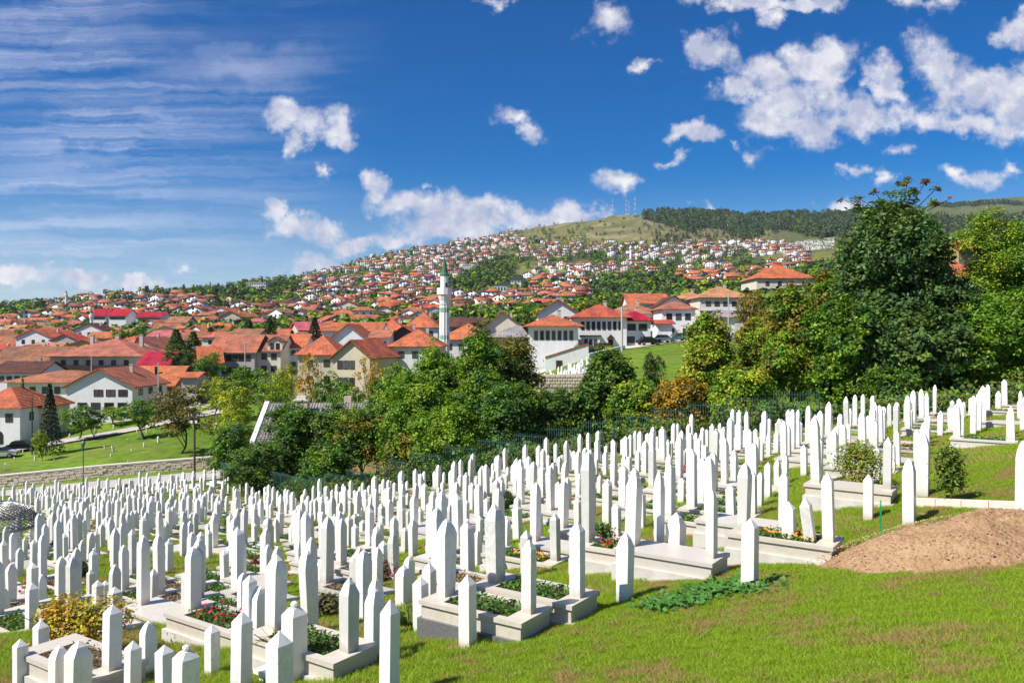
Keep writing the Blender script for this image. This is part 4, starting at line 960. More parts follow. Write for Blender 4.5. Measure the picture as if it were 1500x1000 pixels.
def ex_dormer(r, W, D, h, rise):
    d = ob('dormer', fixn(walls(3.4, 3.2, h + 2.0, 1.0, 'gable', 0, h - .4).xf(lambda a, b, c: (a + W*.26, b - D/2 + 1.5, c)).mesh('dormer', M['wall'])), r, color=WC['cream'])
    ob('dormer_roof', fixn(roof_gable(3.4, 3.2, h + 2.0, 1.0, .4).xf(lambda a, b, c: (a + W*.26, b - D/2 + 1.5, c)).mesh('dormer_roof', M['roof'])), r, color=RC['old'])
    for s in (-.65, .65): window(r, W*.26 + s, -D/2 - .108, h + .95, 0, .9, 1.5)
def ex_balcony(z, dark=True, x0=-.5, x1=.5, dep=1.1):
    def f(r, W, D, h, rise):
        ob('balcony', fixn(MB().box(W*x0, W*x1, -D/2 - dep, -D/2 - .01, h - z, h - z + .18).mesh('balcony', M['wood'])), r)
        mb = MB().box(W*x0, W*x1, -D/2 - dep, -D/2 - dep + .06, h - z + .18, h - z + 1.1) if dark else MB().box(W*x0, W*x1, -D/2 - dep, -D/2 - dep + .08, h - z + .18, h - z + 1.0)
        ob('railing', fixn(mb.mesh('railing', M['wood'] if dark else M['white_metal'])), r)
    return f
def ex_garage(r, W, D, h, rise):
    ob('garage_door', fixn(MB().box(-W*.2, W*.2, -D/2 - .05, -D/2 - .01, h - 4.6, h - 2.2).mesh('garage_door', M['dark'])), r)
def ex_arch(r, W, D, h, rise):
    ob('arched_door', fixn(MB().loft([[(x, y_, z) for x, z in [(W*.02, h-5.3), (W*.16, h-5.3), (W*.16, h-3.9), (W*.13, h-3.5), (W*.09, h-3.35), (W*.05, h-3.5), (W*.02, h-3.9)]] for y_ in (-D/2 - .06, -D/2 - .01)]).mesh('arched_door', M['dark'])), r)
def ex_pipe(r, W, D, h, rise):
    ob('flue', fixn(MB().tube([(W*.05, -D*.25, h + .3), (W*.05, -D*.25, h + 3.2)], .3, 8).mesh('flue', M['dark'])), r)
def ex_stack(r, W, D, h, rise):
    for sx in (-.3, 0.0, .28): chimney(r, W * sx, D * .05, h + rise * .8, .8, 1.6)
HO = house
HO('white corner house with flat orange hip roof and arched door beside the parked cars', -48, 34, 598, 566, 122, 10, 0, 'hip', 'orange', 'white', (((3,'f'),(2,'r')), ((1,'f',-.45,-.2),)), 0, extra=ex_arch)
HO('white side wing with one dark window, right of the arched-door house', 32, 66, 597, 580, 127, 8, 0, 'hip', 'orange', 'cream', (((1,'f'),),), 0)
HO('low wide house with orange hip roof and white trim behind the spruce', 4, 146, 560, 542, 152, 13, 0, 'hip', 'tile', 'white', (((6,'f'),), ((3,'f'),)), 0, ov=1.0)
HO('bright white modern house with lopsided orange gable and dark square windows', 92, 198, 566, 541, 140, 14, 0, 'gable', 'tile', 'white', (((3,'f',-.1,.45),(3,'r')), ((4,'f',-.35,.45),(3,'r')), ()), 1, apex=.0, win=(1.6, 1.5))
HO('long house with bright orange roof and black flue above a tan wall', 172, 258, 562, 537, 158, 12, 0, 'side', 'orange', 'tanw', (((5,'f'),),), 0, extra=ex_pipe, ov=1.0)
HO('house with crimson metal roof among the orange ones', 198, 246, 536, 516, 178, 12, 0, 'side', 'crimson', 'white', (((3,'f'),),), 0)
HO('large chalet with wide hipped tile roof, three chimneys and dark timber balconies', 66, 212, 522, 496, 188, 20, 0, 'hip', 'tile', 'cream', (((6,'f'),(4,'r')), ((6,'f'),(4,'r')), ((4,'f'),)), 0, extra=lambda r, W, D, h, rise: (ex_balcony(3.1)(r, W, D, h, rise), ex_stack(r, W, D, h, rise)), ov=1.4)
HO('long brown-red roofed house at the left edge below the chalet', -20, 98, 532, 508, 205, 14, -10, 'side', 'old', 'grey', (((6,'f'),),), 1)
HO('dark-roofed low house left of the chalet', -12, 62, 545, 530, 172, 10, 0, 'side', 'brown', 'white', (((5,'f'),),), 1)
HO('house with sloping brown roof and white edge right of the chalet', 186, 262, 520, 494, 210, 16, 0, 'gable', 'old', 'cream', (((3,'f'),),), 2, apex=-.6)
HO('long pale school-like building with tiled roof and a gabled dormer', 304, 376, 515, 491, 190, 13, 0, 'side', 'tile', 'grey', (((6,'f'),), ((6,'f'),)), 1, win=(1.3, 1.8))
HO('pale building with arched dormer joined to the long tiled one', 374, 414, 513, 491, 192, 13, 0, 'side', 'tile', 'cream', (((2,'f'),), ((2,'f'),)), 0, extra=ex_dormer, win=(1.3, 1.5))
HO('small orange-roofed house left of the long pale building', 276, 312, 530, 508, 182, 10, 25, 'side', 'orange', 'grey', (((2,'f'),),), 0)
HO('tiny orange-roofed shed above the dark slate wall', 262, 292, 552, 546, 150, 5, 0, 'side', 'orange', 'grey', ((),), 0)
HO('orange-roofed house right of the arched dormer building', 412, 448, 508, 490, 200, 12, 0, 'side', 'orange', 'white', (((3,'f'),), ((3,'f'),)), 1)
HO('beige house with pyramid tile roof behind the thin yellowing tree', 432, 500, 520, 492, 146, 11, 0, 'hip', 'orange', 'beige', (((2,'f'),), ((2,'f'),), ()), 0)
HO('grey unfinished gabled house with triple windows on two floors', 494, 560, 522, 499, 140, 12, -14, 'gable', 'orange', 'beige', (((3,'f',-.4,.1),), ((3,'f',-.4,.1),), ((1,'f',.1,.4),)), 0, win=(1.0, 1.5))
HO('wide orange-roofed house with dark balcony recess under its gable', 478, 542, 498, 475, 172, 13, 0, 'gable', 'orange', 'white', (((3,'f'),), ((3,'f'),)), 0, extra=ex_balcony(2.6))
HO('long orange roof running behind the balconied gable house', 470, 560, 484, 473, 192, 10, 0, 'side', 'orange', 'white', (((3,'f'),),), 1)
HO('white house with striped eaves and blue-grey window left of the dark gable', 540, 572, 494, 484, 164, 10, 0, 'side', 'tile', 'white', (((2,'f'),), ((2,'f'),)), 1)
HO('house with a dark timber gable set in a broad orange roof', 560, 622, 496, 478, 172, 14, 0, 'gable', 'orange', 'darkw', (((2,'f'),),), 1)
HO('house with large orange hip roof at the tree tops, left of the minaret', 568, 648, 508, 482, 152, 14, 0, 'hip', 'orange', 'white', (((3,'f'),),), 1)
HO('tall orange hip-roofed house behind, left of the minaret', 592, 644, 480, 458, 205, 14, 0, 'hip', 'orange', 'white', (((3,'f'),),), 1)
HO('broad orange hip roof between the minaret and the dark gable', 540, 600, 488, 468, 215, 14, 0, 'hip', 'orange', 'cream', (((3,'f'),),), 1)
HO('mosque hall under a wide orange hip roof at the foot of the tall minaret', 640, 728, 498, 474, 176, 17, 0, 'hip', 'orange', 'white', (((4,'f'),),), 0, cat='mosque', name='mosque')
HO('long building with dark red-brown metal roof behind the minaret', 655, 712, 478, 466, 222, 10, 0, 'side', 'brown', 'beige', (((5,'f'),),), 0)
HO('cream house with wide orange gable roof right of the mosque', 698, 776, 484, 457, 178, 14, 0, 'gable', 'tile', 'cream', (((1,'f'),),), 1)
HO('timber outbuilding with pale grey hip roof beside the tree tops', 712, 804, 494, 476, 138, 12, 0, 'hip', 'grey', 'tanw', ((),), 0)
HO('tall-windowed white house with orange hip roof, left of the big white house', 768, 854, 478, 461, 132, 11, 0, 'hip', 'orange', 'white', (((7,'f'),), ()), 1, win=(.6, 1.5), ov=1.0)
HO('white house with pink-red roof and balcony above the tall-windowed house', 785, 850, 458, 439, 172, 14, 0, 'gable', 'pink', 'white', (((2,'f'),), ((2,'f'),)), 1, extra=ex_balcony(3.0, True, -.1, .4))
HO('big white house with orange hip roof, a row of eight windows and a timber porch', 838, 924, 465, 446, 145, 12, 0, 'hip', 'red', 'white', (((8,'f'),(2,'l')), ()), 1, extra=ex_main, win=(.55, 1.5), ov=.9)
HO('white house end with crimson metal roof and four square windows', 910, 957, 470, 456, 146, 10, 0, 'hip', 'crimson', 'white', (((2,'f'),), ((1,'f',-.4,-.1),)), 1, win=(1.5, 1.3))
HO('orange hip-roofed white house behind the crimson roof', 890, 972, 460, 444, 170, 14, 0, 'hip', 'tile', 'white', (((4,'f'),), ((4,'f'),)), 1)
HO('long white house with bright orange gable roof above the others', 918, 982, 444, 431, 196, 12, 0, 'side', 'orange', 'white', (((4,'f'),), ((3,'f'),)), 1)
HO('white house with dark-trimmed gable between two orange roofs', 956, 1018, 450, 434, 186, 12, 0, 'gable', 'brown', 'white', (((2,'f'),), ()), 0)
HO('white house with red-tiled hip roof and a garage above the parked cars', 966, 1022, 453, 442, 160, 11, 0, 'hip', 'tile', 'white', (((3,'f'),), ((2,'f'),)), 0)
HO('low garage with red roof beside the parked cars', 960, 988, 474, 470, 155, 6, 0, 'side', 'red', 'white', ((),), 0, extra=ex_garage)
HO('long cream house with low orange roof and balcony', 1022, 1104, 436, 420, 176, 13, 0, 'hip', 'tan', 'cream', (((5,'f'),), ((4,'f'),)), 1, extra=ex_balcony(3.0, False))
HO('small white garage with grey roof and a red corner post', 1052, 1080, 464, 457, 152, 7, 0, 'side', 'grey', 'white', ((),), 0)
HO('tan hip-roofed house left of the long cream house', 990, 1040, 438, 428, 205, 11, 0, 'hip', 'tan', 'cream', (((3,'f'),),), 1)
HO('large house with bright orange roof rising above the right trees', 1106, 1196, 408, 388, 235, 16, 0, 'hip', 'orange', 'cream', (((4,'f'),),), 1)
HO('orange-roofed house glimpsed between the dark maple and the robinia', 1380, 1462, 408, 386, 205, 14, 0, 'hip', 'orange', 'white', (((4,'f'),),), 1)
HO('red gabled house higher behind the robinia', 1392, 1425, 366, 355, 320, 12, 20, 'side', 'red', 'tanw', (((2,'f'),),), 0)
HO('pale roofed long house right behind the dark maple', 1372, 1400, 388, 378, 260, 10, 0, 'side', 'grey', 'white', (((3,'f'),),), 0)
# extra walls and yards round the big white house
def garden_wall(lab, a, b, h_, cap='red', th=.25, matw=None, name='garden_wall'):
    x0, y0, z0 = a; x1, y1, z1 = b; Ln = math.hypot(x1-x0, y1-y0); r = thing(name, lab, 'wall', a, math.atan2(y1-y0, x1-x0)); dz = z1 - z0
    ob('wall', fixn(MB().loft([[(0,-th/2,-1.5),(0,th/2,-1.5),(0,th/2,h_),(0,-th/2,h_)], [(Ln,-th/2,dz-1.5),(Ln,th/2,dz-1.5),(Ln,th/2,dz+h_),(Ln,-th/2,dz+h_)]]).mesh('wall', matw or M['wall'])), r, color=WC['white'])
    if cap: ob('coping', fixn(MB().loft([[(-.05,-th,h_),(-.05,th,h_),(-.05,th,h_+.18),(-.05,-th,h_+.18)], [(Ln+.05,-th,dz+h_),(Ln+.05,th,dz+h_),(Ln+.05,th,dz+h_+.18),(Ln+.05,-th,dz+h_+.18)]]).mesh('coping', M['roof'])), r, color=RC[cap])
    return r
a, b = at(799, 124), at(862, 124); gw = garden_wall('white garden wall with red coping and a dark gate below the tall-windowed house', a, b, 2.3)
ob('gate', MB().box(1.6, 2.5, -.2, -.13, 0, 1.9).mesh('gate', M['wood']), gw)
garden_wall('low white wall rising along the street towards the big white house', at(862, 126), at(915, 138), .7, None)
# tall minaret
def minaret(px, Y, top, base_py, r0, lab, balc=None, green=True, name='minaret'):
    x = (px - CX) / F * Y; zt = -(top - HY) / F * Y; z0 = -(base_py - HY) / F * Y - 3; gz = h1(x, Y); z0 = min(z0, gz - .5)
    t = thing(name, lab, 'minaret', (x, Y, gz)); A = zt - gz; n = 12
    ringz = lambda r, z: [(r*math.cos(2*math.pi*k/n), r*math.sin(2*math.pi*k/n), z) for k in range(n)]
    zb = A - (14.6 if balc is None else balc) * 1.0
    zc = A - 8.7 * (A / 30 if balc is None else balc / 14.6)
    w_ = M['marble_far']
    ob('shaft', fixn(MB().loft([ringz(r0*1.12, -1.5), ringz(r0, zb - 2.4)]).mesh('shaft', w_, False)), t)
    ob('gallery', fixn(MB().loft([ringz(r0, zb - 2.4), ringz(r0*1.12, zb - 1.6), ringz(r0*1.2, zb - 1.5), ringz(r0*1.42, zb - .7), ringz(r0*1.62, zb - .5), ringz(r0*1.62, zb + .9), ringz(r0*1.52, zb + .9), ringz(r0*1.52, zb + .05)]).mesh('gallery', w_)), t)
    ob('upper_shaft', fixn(MB().loft([ringz(r0*.88, zb), ringz(r0*.86, zc)]).mesh('upper_shaft', w_)), t)
    ob('spire', fixn(MB().loft([ringz(r0*.98, zc), ringz(r0*.98, zc + .25), ringz(r0*.80, zc + .5), ringz(r0*.40, zc + (A - zc) * .45), ringz(.05, A - 1.2)]).mesh('spire', M['spire'] if green else M['dark'])), t)
    ob('finial', fixn(MB().tube([(0, 0, A - 1.4), (0, 0, A)], .06, 6).mesh('finial', M['steel'])), t)
    if green:
        mb = MB()
        for k in range(n): a_ = 2*math.pi*(k+.0)/n; mb.tube([(r0*1.10*math.cos(a_), r0*1.10*math.sin(a_), 0), (r0*1.0*math.cos(a_), r0*1.0*math.sin(a_), zb - 2.4)], .06, 4)
        ob('ribs', mb.mesh('ribs', M['marble_far']), t)['kind'] = 'stuff'
        for z_ in (zb - 4.4, zb - 3.0): 
            for k in range(n): a_ = 2*math.pi*(k+.5)/n; 
        bm = fixn(MB().loft([ringz(r0*1.035, 0), ringz(r0*1.035, .22)]).mesh('band', M['spire_l']))
        for z_ in (zb - 2.7, zb - 4.2, 8.2, 6.4): ob('band', bm, t, (0, 0, z_))
        nm_ = MB()
        for k in range(n):
            a_ = 2*math.pi*(k+.5)/n; c, s_ = math.cos(a_), math.sin(a_); rr = r0 * 1.03
            for zz in (zb - 3.6, 7.3): nm_.add([(c*rr - s_*q, s_*rr + c*q, zz + dz_) for q, dz_ in ((-.2, -.5), (.2, -.5), (.2, .2), (0, .5), (-.2, .2))], [(0,1,2,3,4)])
        ob('niches', nm_.mesh('niches', M['spire_l']), t)['kind'] = 'stuff'
        ob('doorway', MB().box(.25, .75, -r0*.92, -r0*.7, zb + .1, zb + 1.9).mesh('doorway', M['dark']), t)
M['marble_far'] = plain('minaret_render', (.80, .80, .80), .7, .05, .4); M['spire'] = plain('green_copper', (.045, .17, .085), .5, .25, 1.2); M['spire_l'] = plain('green_trim', (.16, .45, .27), .6, .1, 2)
minaret(651, 172, 368, 492, .98, 'tall white minaret with green spire, green bands and one gallery', 8.6)
minaret(134, 420, 451, 476, .75, 'small white minaret among the left roofs', 4.2, False)
minaret(924, 1150, 354, 384, 1.6, 'thin white minaret on the hillside houses', 9, False)
minaret(97, 900, 424, 442, 1.1, 'tiny minaret on the left skyline', 6, False)
# grey-roofed house among the trees
def grey_house():
    Y = 86; xL, xR = (372 - CX) / F * Y, (570 - CX) / F * Y; W = xR - xL; zr = -(590 - HY) / F * (Y + 5); ze = -(646 - HY) / F * Y; x = (xL + xR) / 2; gz = h1(x, Y + 4)
    r = thing('grey_roofed_house', 'old house with long grey ribbed roof and brick chimney hidden among the trees', 'house', (x, Y + 5, 0))
    ob('wall', fixn(walls(9, W - .8, ze, zr - ze, 'gable', 0, gz - 1.5).xf(lambda a, b, c: (b, -a, c)).mesh('wall', M['wall'])), r, color=(.52, .36, .18))
    mb = MB(); n = 46; s = W / n
    for sg in (-1, 1):
        for k in range(n): x0 = -W/2 + s * k; y0, y1 = (-5.1, 0) if sg < 0 else (5.1, 0); z0 = ze - .12
        mb.add([(-W/2, sg*5.1, z0), (W/2, sg*5.1, z0), (W/2, 0, zr), (-W/2, 0, zr), (-W/2, sg*5.1, z0 - .12), (W/2, sg*5.1, z0 - .12), (W/2, 0, zr - .12), (-W/2, 0, zr - .12)], [(0,1,2,3), (7,6,5,4), (0,4,5,1), (1,5,6,2), (3,2,6,7), (0,3,7,4)])
    ro = ob('roof', fixn(mb.mesh('roof', M['roof'])), r, color=(.30, .28, .27))
    rb = fixn(MB().loft([[(-.09, -5.12, ze - .12), (.09, -5.12, ze - .12), (.0, -5.12, ze - .0)], [(-.09, 0, zr), (.09, 0, zr), (0, 0, zr + .12)]]).mesh('rib', M['roof']))
    for k in range(n + 1): ob('rib', rb, ro, (-W/2 + s * k, 0, 0.003), color=(.34, .32, .31))
    ob('bargeboard', fixn(MB().loft([[(-W/2-.35, -5.3, ze-.35), (-W/2+.15, -5.3, ze-.35), (-W/2+.15, -5.3, ze+.05), (-W/2-.35, -5.3, ze+.05)], [(-W/2-.35, 0, zr-.2), (-W/2+.15, 0, zr-.2), (-W/2+.15, 0, zr+.2), (-W/2-.35, 0, zr+.2)]]).mesh('bargeboard', M['white_metal'])), r)
    c = ob('chimney', MB().box(-.7, .7, -.5, .5, -1.5, 1.0).mesh('chimney', M['masonry']), ro, (-W/2 + 4.2, -1.8, zr - .6)); ob('chimney_cap', MB().box(-.8, .8, -.6, .6, 1.0, 1.15).box(-.5, .5, -.35, .35, 1.15, 1.5).mesh('chimney_cap', M['cap']), c)
    c = ob('chimney', MB().box(-.4, .4, -.3, .3, -1.2, .9).mesh('chimney', M['masonry']), ro, (W * .12, .4, zr - .2))
    for k in (-.3, 0, .3): window(r, W * k, -4.515, ze - 1.6, 0, 1.1, 1.3)
grey_house()
# white hotel on the skyline and the dark-roofed school
def block(lab, px0, px1, top, base, Y, D, rc, wc, cat='building', name='office_block', rows=3, n=8, rise=0, band=None):
    Y = hit((px0 + px1) / 2, base, 200)[1]; W = (px1 - px0) / F * Y; x = ((px0 + px1) / 2 - CX) / F * Y; gz = h1(x, Y + D/2); zt = -(top - HY) / F * Y; r = thing(name, lab, cat, (x, Y + D/2, gz)); h = zt - gz
    ob('wall', MB().box(-W/2, W/2, -D/2, D/2, -6, h).mesh('wall', M['wall']), r, color=WC[wc])
    if rise: ob('roof', fixn(roof_hip(W, D, h, rise, W * .05, .3).mesh('roof', M['roof'])), r, color=RC[rc])
    else: ob('roof', MB().box(-W/2 - .4, W/2 + .4, -D/2 - .4, D/2 + .4, h, h + .5).mesh('roof', M['cap']), r)
    fh = (base - top) / F * Y / rows
    for i in range(rows):
        for k in range(n):
            xw = -W/2 + W * (k + .5) / n
            ob('window', WMF(W / n * .62, fh * .45, .3), r, (xw, -D/2 - .01, h - fh * (i + .55)))
    return r
def WMF(w_, h_, t):
    k = ('f', round(w_, 1), round(h_, 1))
    if k not in WM: WM[k] = MB().box(-w_/2, w_/2, -.12, 0, -h_/2, h_/2).mesh('window', M['glass'])
    return WM[k]
block('white flat-roofed block with rows of windows on the left skyline among trees', 361, 389, 414, 430, 880, 16, 'grey', 'white', rows=4, n=8)
block('white school wing with broad dark roof and arched yellowish windows', 696, 730, 427, 437, 470, 14, 'slate', 'white', 'school', 'school_wing', 1, 9, 2.6)
block('white school wing with dark roof in the middle of the row', 724, 750, 417, 428, 520, 14, 'slate', 'white', 'school', 'school_wing', 1, 6, 2.6)
block('taller white building with pointed dark roof on the hillside', 748, 771, 409, 421, 540, 12, 'slate', 'white', 'school', 'school_tower', 2, 5, 3)
block('white flats with four floors among the steep hillside houses', 678, 690, 388, 398, 820, 10, 'grey', 'white', 'flats', 'flat_block', 4, 4)
block('pink-walled building with red roof below the school', 710, 728, 447, 462, 400, 10, 'red', 'pinkw', 'building', 'pink_building', 3, 4, 1.5)
for px0, px1, lab in ((132, 156, 'left of three white halls with raspberry-red roofs'), (158, 186, 'middle of three white halls with raspberry-red roofs'), (198, 238, 'right and longest of three white halls with raspberry-red roofs')):
    HO(lab, px0, px1, 462 if px0 < 190 else 464, 453 if px0 < 190 else 457, 430, 14, 0, 'side', 'crimson', 'white', (((6,'f'),),), 0, group='halls with raspberry-red roofs', win=(1.8, 1.6))
# radio masts on the bare summit
def mast(px, top, base, lab, wdt=5.0):
    x, y, z = hit(px, 320, 1500); bx, by = x, y
    for Yt in range(1800, 2900, 20):
        xx = (px - CX) / F * Yt; zz = h1(xx, Yt); pyy = HY - F * zz / Yt
        if Yt == 1800 or pyy < best: best = pyy; bx, by, bz = xx, Yt, zz
    h_ = max(20, (-(top - HY) / F * by) - bz); t = thing('radio_mast', lab, 'mast', (bx, by, bz), 0, 'radio masts on the summit'); red = M['mast_r']; wh = M['white_metal']
    n = 7
    for k in range(n):
        za, zb = h_ * k / n, h_ * (k + 1) / n; wa, wb = wdt * (1 - .85 * k / n) / 2, wdt * (1 - .85 * (k + 1) / n) / 2; mb = MB()
        for sx, sy in ((-1,-1),(1,-1),(1,1),(-1,1)):
            mb.tube([(sx*wa, sy*wa, za), (sx*wb, sy*wb, zb)], .14, 4)
            nx, ny = -sy, sx; mb.tube([(sx*wa, sy*wa, za), (nx*wb, ny*wb, zb)], .14, 4)
        ob('lattice_section', mb.mesh('lattice_section', red if k % 2 else wh), t)
    ob('aerial', MB().tube([(0, 0, h_), (0, 0, h_ * 1.12)], .25, 5).mesh('aerial', wh), t)
M['mast_r'] = plain('red_mast_paint', (.50, .06, .05), .6, .1, 1)
mast(897, 293, 313, 'thin radio mast furthest left on the bare summit', 3); mast(917, 292, 313, 'lattice mast, left of the close pair on the summit', 5); mast(921, 296, 313, 'shorter lattice mast, right of the close pair', 4); mast(930, 290, 312, 'tallest red and white lattice mast at the edge of the pines', 7)

# ---- houses over the hillside
PV = []
for k in range(9):
    g = random.Random(k + 50); W = g.uniform(8.5, 13); Dd = g.uniform(8, 11); h = g.choice([4.6, 5.8, 6.6, 7.4]); kind = ['gable', 'side', 'hip'][k % 3]; rise = g.uniform(1.8, 3.0) if kind != 'hip' else 2.2
    if kind == 'side':
        rot = lambda a, b, c: (b, -a, c); rm = roof_gable(Dd, W, h, rise, .6, .3).xf(rot); wm = walls(Dd, W, h, rise, 'gable', 0, -4).xf(rot)
    elif kind == 'gable': rm = roof_gable(W, Dd, h, rise, .6, .3); wm = walls(W, Dd, h, rise, 'gable', 0, -4)
    else: rm = roof_hip(W, Dd, h, rise, .7, .3); wm = walls(W, Dd, h, rise, 'hip', 0, -4)
    wins = []
    nf = 2 if h > 5 else 1
    for lev in range(nf):
        for q in range(3): wins.append(((q - 1) * W * .29, -Dd/2, h - 1.5 - 2.7 * lev, 0))
        for q in range(2): wins.append((-W/2, (q - .5) * Dd * .45, h - 1.5 - 2.7 * lev, -math.pi/2))
    if kind == 'gable': wins.append((0, -Dd/2, h + rise * .38, 0))
    cm = MB().box(-.35, .35, -.35, .35, -1.5, 1.2)
    PV.append(dict(W=W, D=Dd, h=h, rise=rise, roof=fixn(rm.mesh('roof', M['roof'])), wall=fixn(wm.mesh('wall', M['wall'])), wins=wins, rt=tmpl(rm), wt=tmpl(wm)))
WT = tmpl(MB().box(-.65, .65, -.1, .05, -.75, .75)); CT = tmpl(MB().box(-.4, .4, -.4, .4, -1.5, 1.2))
CHM = MB().box(-.35, .35, -.35, .35, -1.5, 1.2).mesh('chimney', M['chim']); WFAR = MB().box(-.6, .6, -.06, .05, -.7, .7).mesh('window', M['glass'])
def inpoly(px, py, P):
    c = False; j = len(P) - 1
    for i in range(len(P)):
        if (P[i][1] > py) != (P[j][1] > py) and px < (P[j][0] - P[i][0]) * (py - P[i][1]) / (P[j][1] - P[i][1]) + P[i][0]: c = not c
        j = i
    return c
TOWN = [([(-60,452),(90,440),(200,436),(260,432),(330,446),(430,444),(480,462),(560,470),(640,468),(640,486),(640,512),(560,520),(300,530),(60,556),(-60,570)], 1.0),
        ([(420,425),(470,402),(520,382),(560,371),(640,355),(700,349),(760,345),(762,362),(730,378),(690,398),(640,425),(560,440),(480,446),(420,440)], 1.0),
        ([(600,452),(660,440),(700,436),(780,430),(860,418),(860,446),(790,462),(700,470),(600,470)], .9),
        ([(760,352),(900,356),(1000,362),(1000,376),(960,404),(870,408),(800,398),(760,380)], .62),
        ([(760,394),(860,400),(880,420),(780,428)], .5),
        ([(860,402),(960,404),(1000,420),(900,424)], .4),
        ([(1000,356),(1110,352),(1180,362),(1190,392),(1110,412),(1040,430),(990,420),(1000,390)], .6),
        ([(420,440),(480,446),(560,440),(640,428),(620,452),(560,470),(480,462),(430,452)], .42),
        ([(1340,352),(1480,350),(1480,405),(1340,405)], .35)]
WOOD = [[(200,418),(290,414),(330,428),(320,440),(250,438),(205,436)], [(-80,448),(60,446),(70,470),(-80,480)], [(630,432),(690,402),(735,378),(800,384),(880,372),(880,392),(800,392),(770,402),(700,420),(660,432)],
        [(860,412),(990,404),(1010,432),(900,440),(870,430)], [(320,418),(440,410),(450,432),(330,440)]]
mids = []; hp = []
bigs = [(o.location.x, o.location.y, 13) for o in C.objects if o.get('category') in ('house', 'mosque', 'school', 'building', 'flats', 'minaret')]
grid = {}
def free(x, y, r):
    k = (int(x // 12), int(y // 12))
    for a in (-1, 0, 1):
        for b in (-1, 0, 1):
            for (u, v) in grid.get((k[0]+a, k[1]+b), ()):
                if (u - x) ** 2 + (v - y) ** 2 < r * r: return False
    return True
_pyc = {}
def fast_hit(px, py, ymin):
    k = int(px // 6) * 6
    if k not in _pyc:
        Ya = np.geomspace(205, 2600, 420); xs = (k - CX) / F * Ya; _pyc[k] = (Ya, HY - F * H(xs, Ya) / Ya)
    Ya, pyv = _pyc[k]; ok = np.nonzero((pyv <= py) & (Ya >= ymin))[0]
    if not len(ok): return None
    Y = Ya[ok[0]]; x = (px - CX) / F * Y; return float(x), float(Y)
tries = 0
while tries < 26000:
    tries += 1; px = rnd.uniform(-60, 1490); py = rnd.uniform(343, 568); dn = 0
    for poly, q in TOWN:
        if inpoly(px, py, poly): dn = max(dn, q)
    if dn == 0 or rnd.random() > dn: continue
    if any(inpoly(px, py, q) for q in WOOD) and rnd.random() < .93: continue
    r_ = fast_hit(px, py, 206)
    if not r_: continue
    x, y = r_
    if fbm(np.array([x / 70.]), np.array([y / 110.]), 61)[0] > .13: continue
    if not free(x, y, 12.5 if y < 450 else 11.5): continue
    if any((x - a) ** 2 + (y - b) ** 2 < (c + 5) ** 2 for a, b, c in bigs): continue
    grid.setdefault((int(x // 12), int(y // 12)), []).append((x, y)); hp.append((y, x, y, px, py))
hp.sort(); print('hill houses', len(hp))
HL = []; far = {'r': [], 'w': [], 'g': [], 'c': []}
RN = [('orange', .30), ('tile', .34), ('old', .14), ('red', .08), ('pink', .05), ('brown', .05), ('tan', .04)]; WN = [('white', .70), ('cream', .15), ('beige', .04), ('grey', .06), ('bluish', .03), ('ochre', .03)]
RW = {'orange': 'orange roof', 'tile': 'tiled roof', 'old': 'weathered brown-red roof', 'red': 'red roof', 'pink': 'pinkish roof', 'brown': 'dark brown roof', 'tan': 'tan roof'}
WW = {'white': 'white', 'cream': 'cream', 'beige': 'beige', 'grey': 'grey', 'bluish': 'pale blue', 'ochre': 'ochre'}
def pick(T):
    r = rnd.random()
    for k, p in T:
        r -= p
        if r <= 0: return k
    return T[0][0]
for idx, (_, x, y, px, py) in enumerate(hp):
    v = PV[rnd.randrange(9)]; rc, wc = pick(RN), pick(WN); rz = rnd.choice([0, 0, 1, -1]) * rnd.uniform(.05, .6) + (math.pi / 2 if rnd.random() < .15 else 0)
    z = h1(x, y) ; s = rnd.uniform(.72, 1.02); rcol = tuple(c * rnd.uniform(.85, 1.15) for c in RC[rc]); hz = rnd.uniform(.8, 1.15)
    if idx < 235:
        r = ob('hillside_house', None, None, (x, y, z), rz); r['category'] = 'house'; r['group'] = 'houses over the hillside'; r.scale = (s, s, s * hz)
        ob('wall', v['wall'], r, color=WC[wc]); ro = ob('roof', v['roof'], r, color=rcol)
        if y < 520:
            if rnd.random() < .6: ob('chimney', CHM, ro, (v['W'] * .2, 0, v['h'] + v['rise'] * .75))
            for (a, b, c, q) in v['wins'][:8 if y < 360 else 5]: ob('window', WFAR, r, (a, b, c), q)
        HL.append((r, f'{WW[wc]} house with {RW[rc]}', (x, y, z + 5)))
    else:
        sc = (s, s, s * hz); far['r'].append(place(v['rt'], x, y, z, rz, sc, rcol)); far['w'].append(place(v['wt'], x, y, z, rz, sc, WC[wc])); c, sn = math.cos(rz), math.sin(rz)
        for (a, b, cc, q) in v['wins']:
            a *= s; b *= s; far['g'].append(place(WT, x + a*c - b*sn, y + a*sn + b*c, z + cc * s * hz, rz + q, (1, 1, 1), (.05, .05, .06)))
M['wdark'] = M['glass']
o = merge('distant_house_roofs', far['r'], M['roof_far']); o2 = merge('distant_house_walls', far['w'], M['wall_far']); o3 = merge('distant_house_windows', far['g'], M['tinted'])
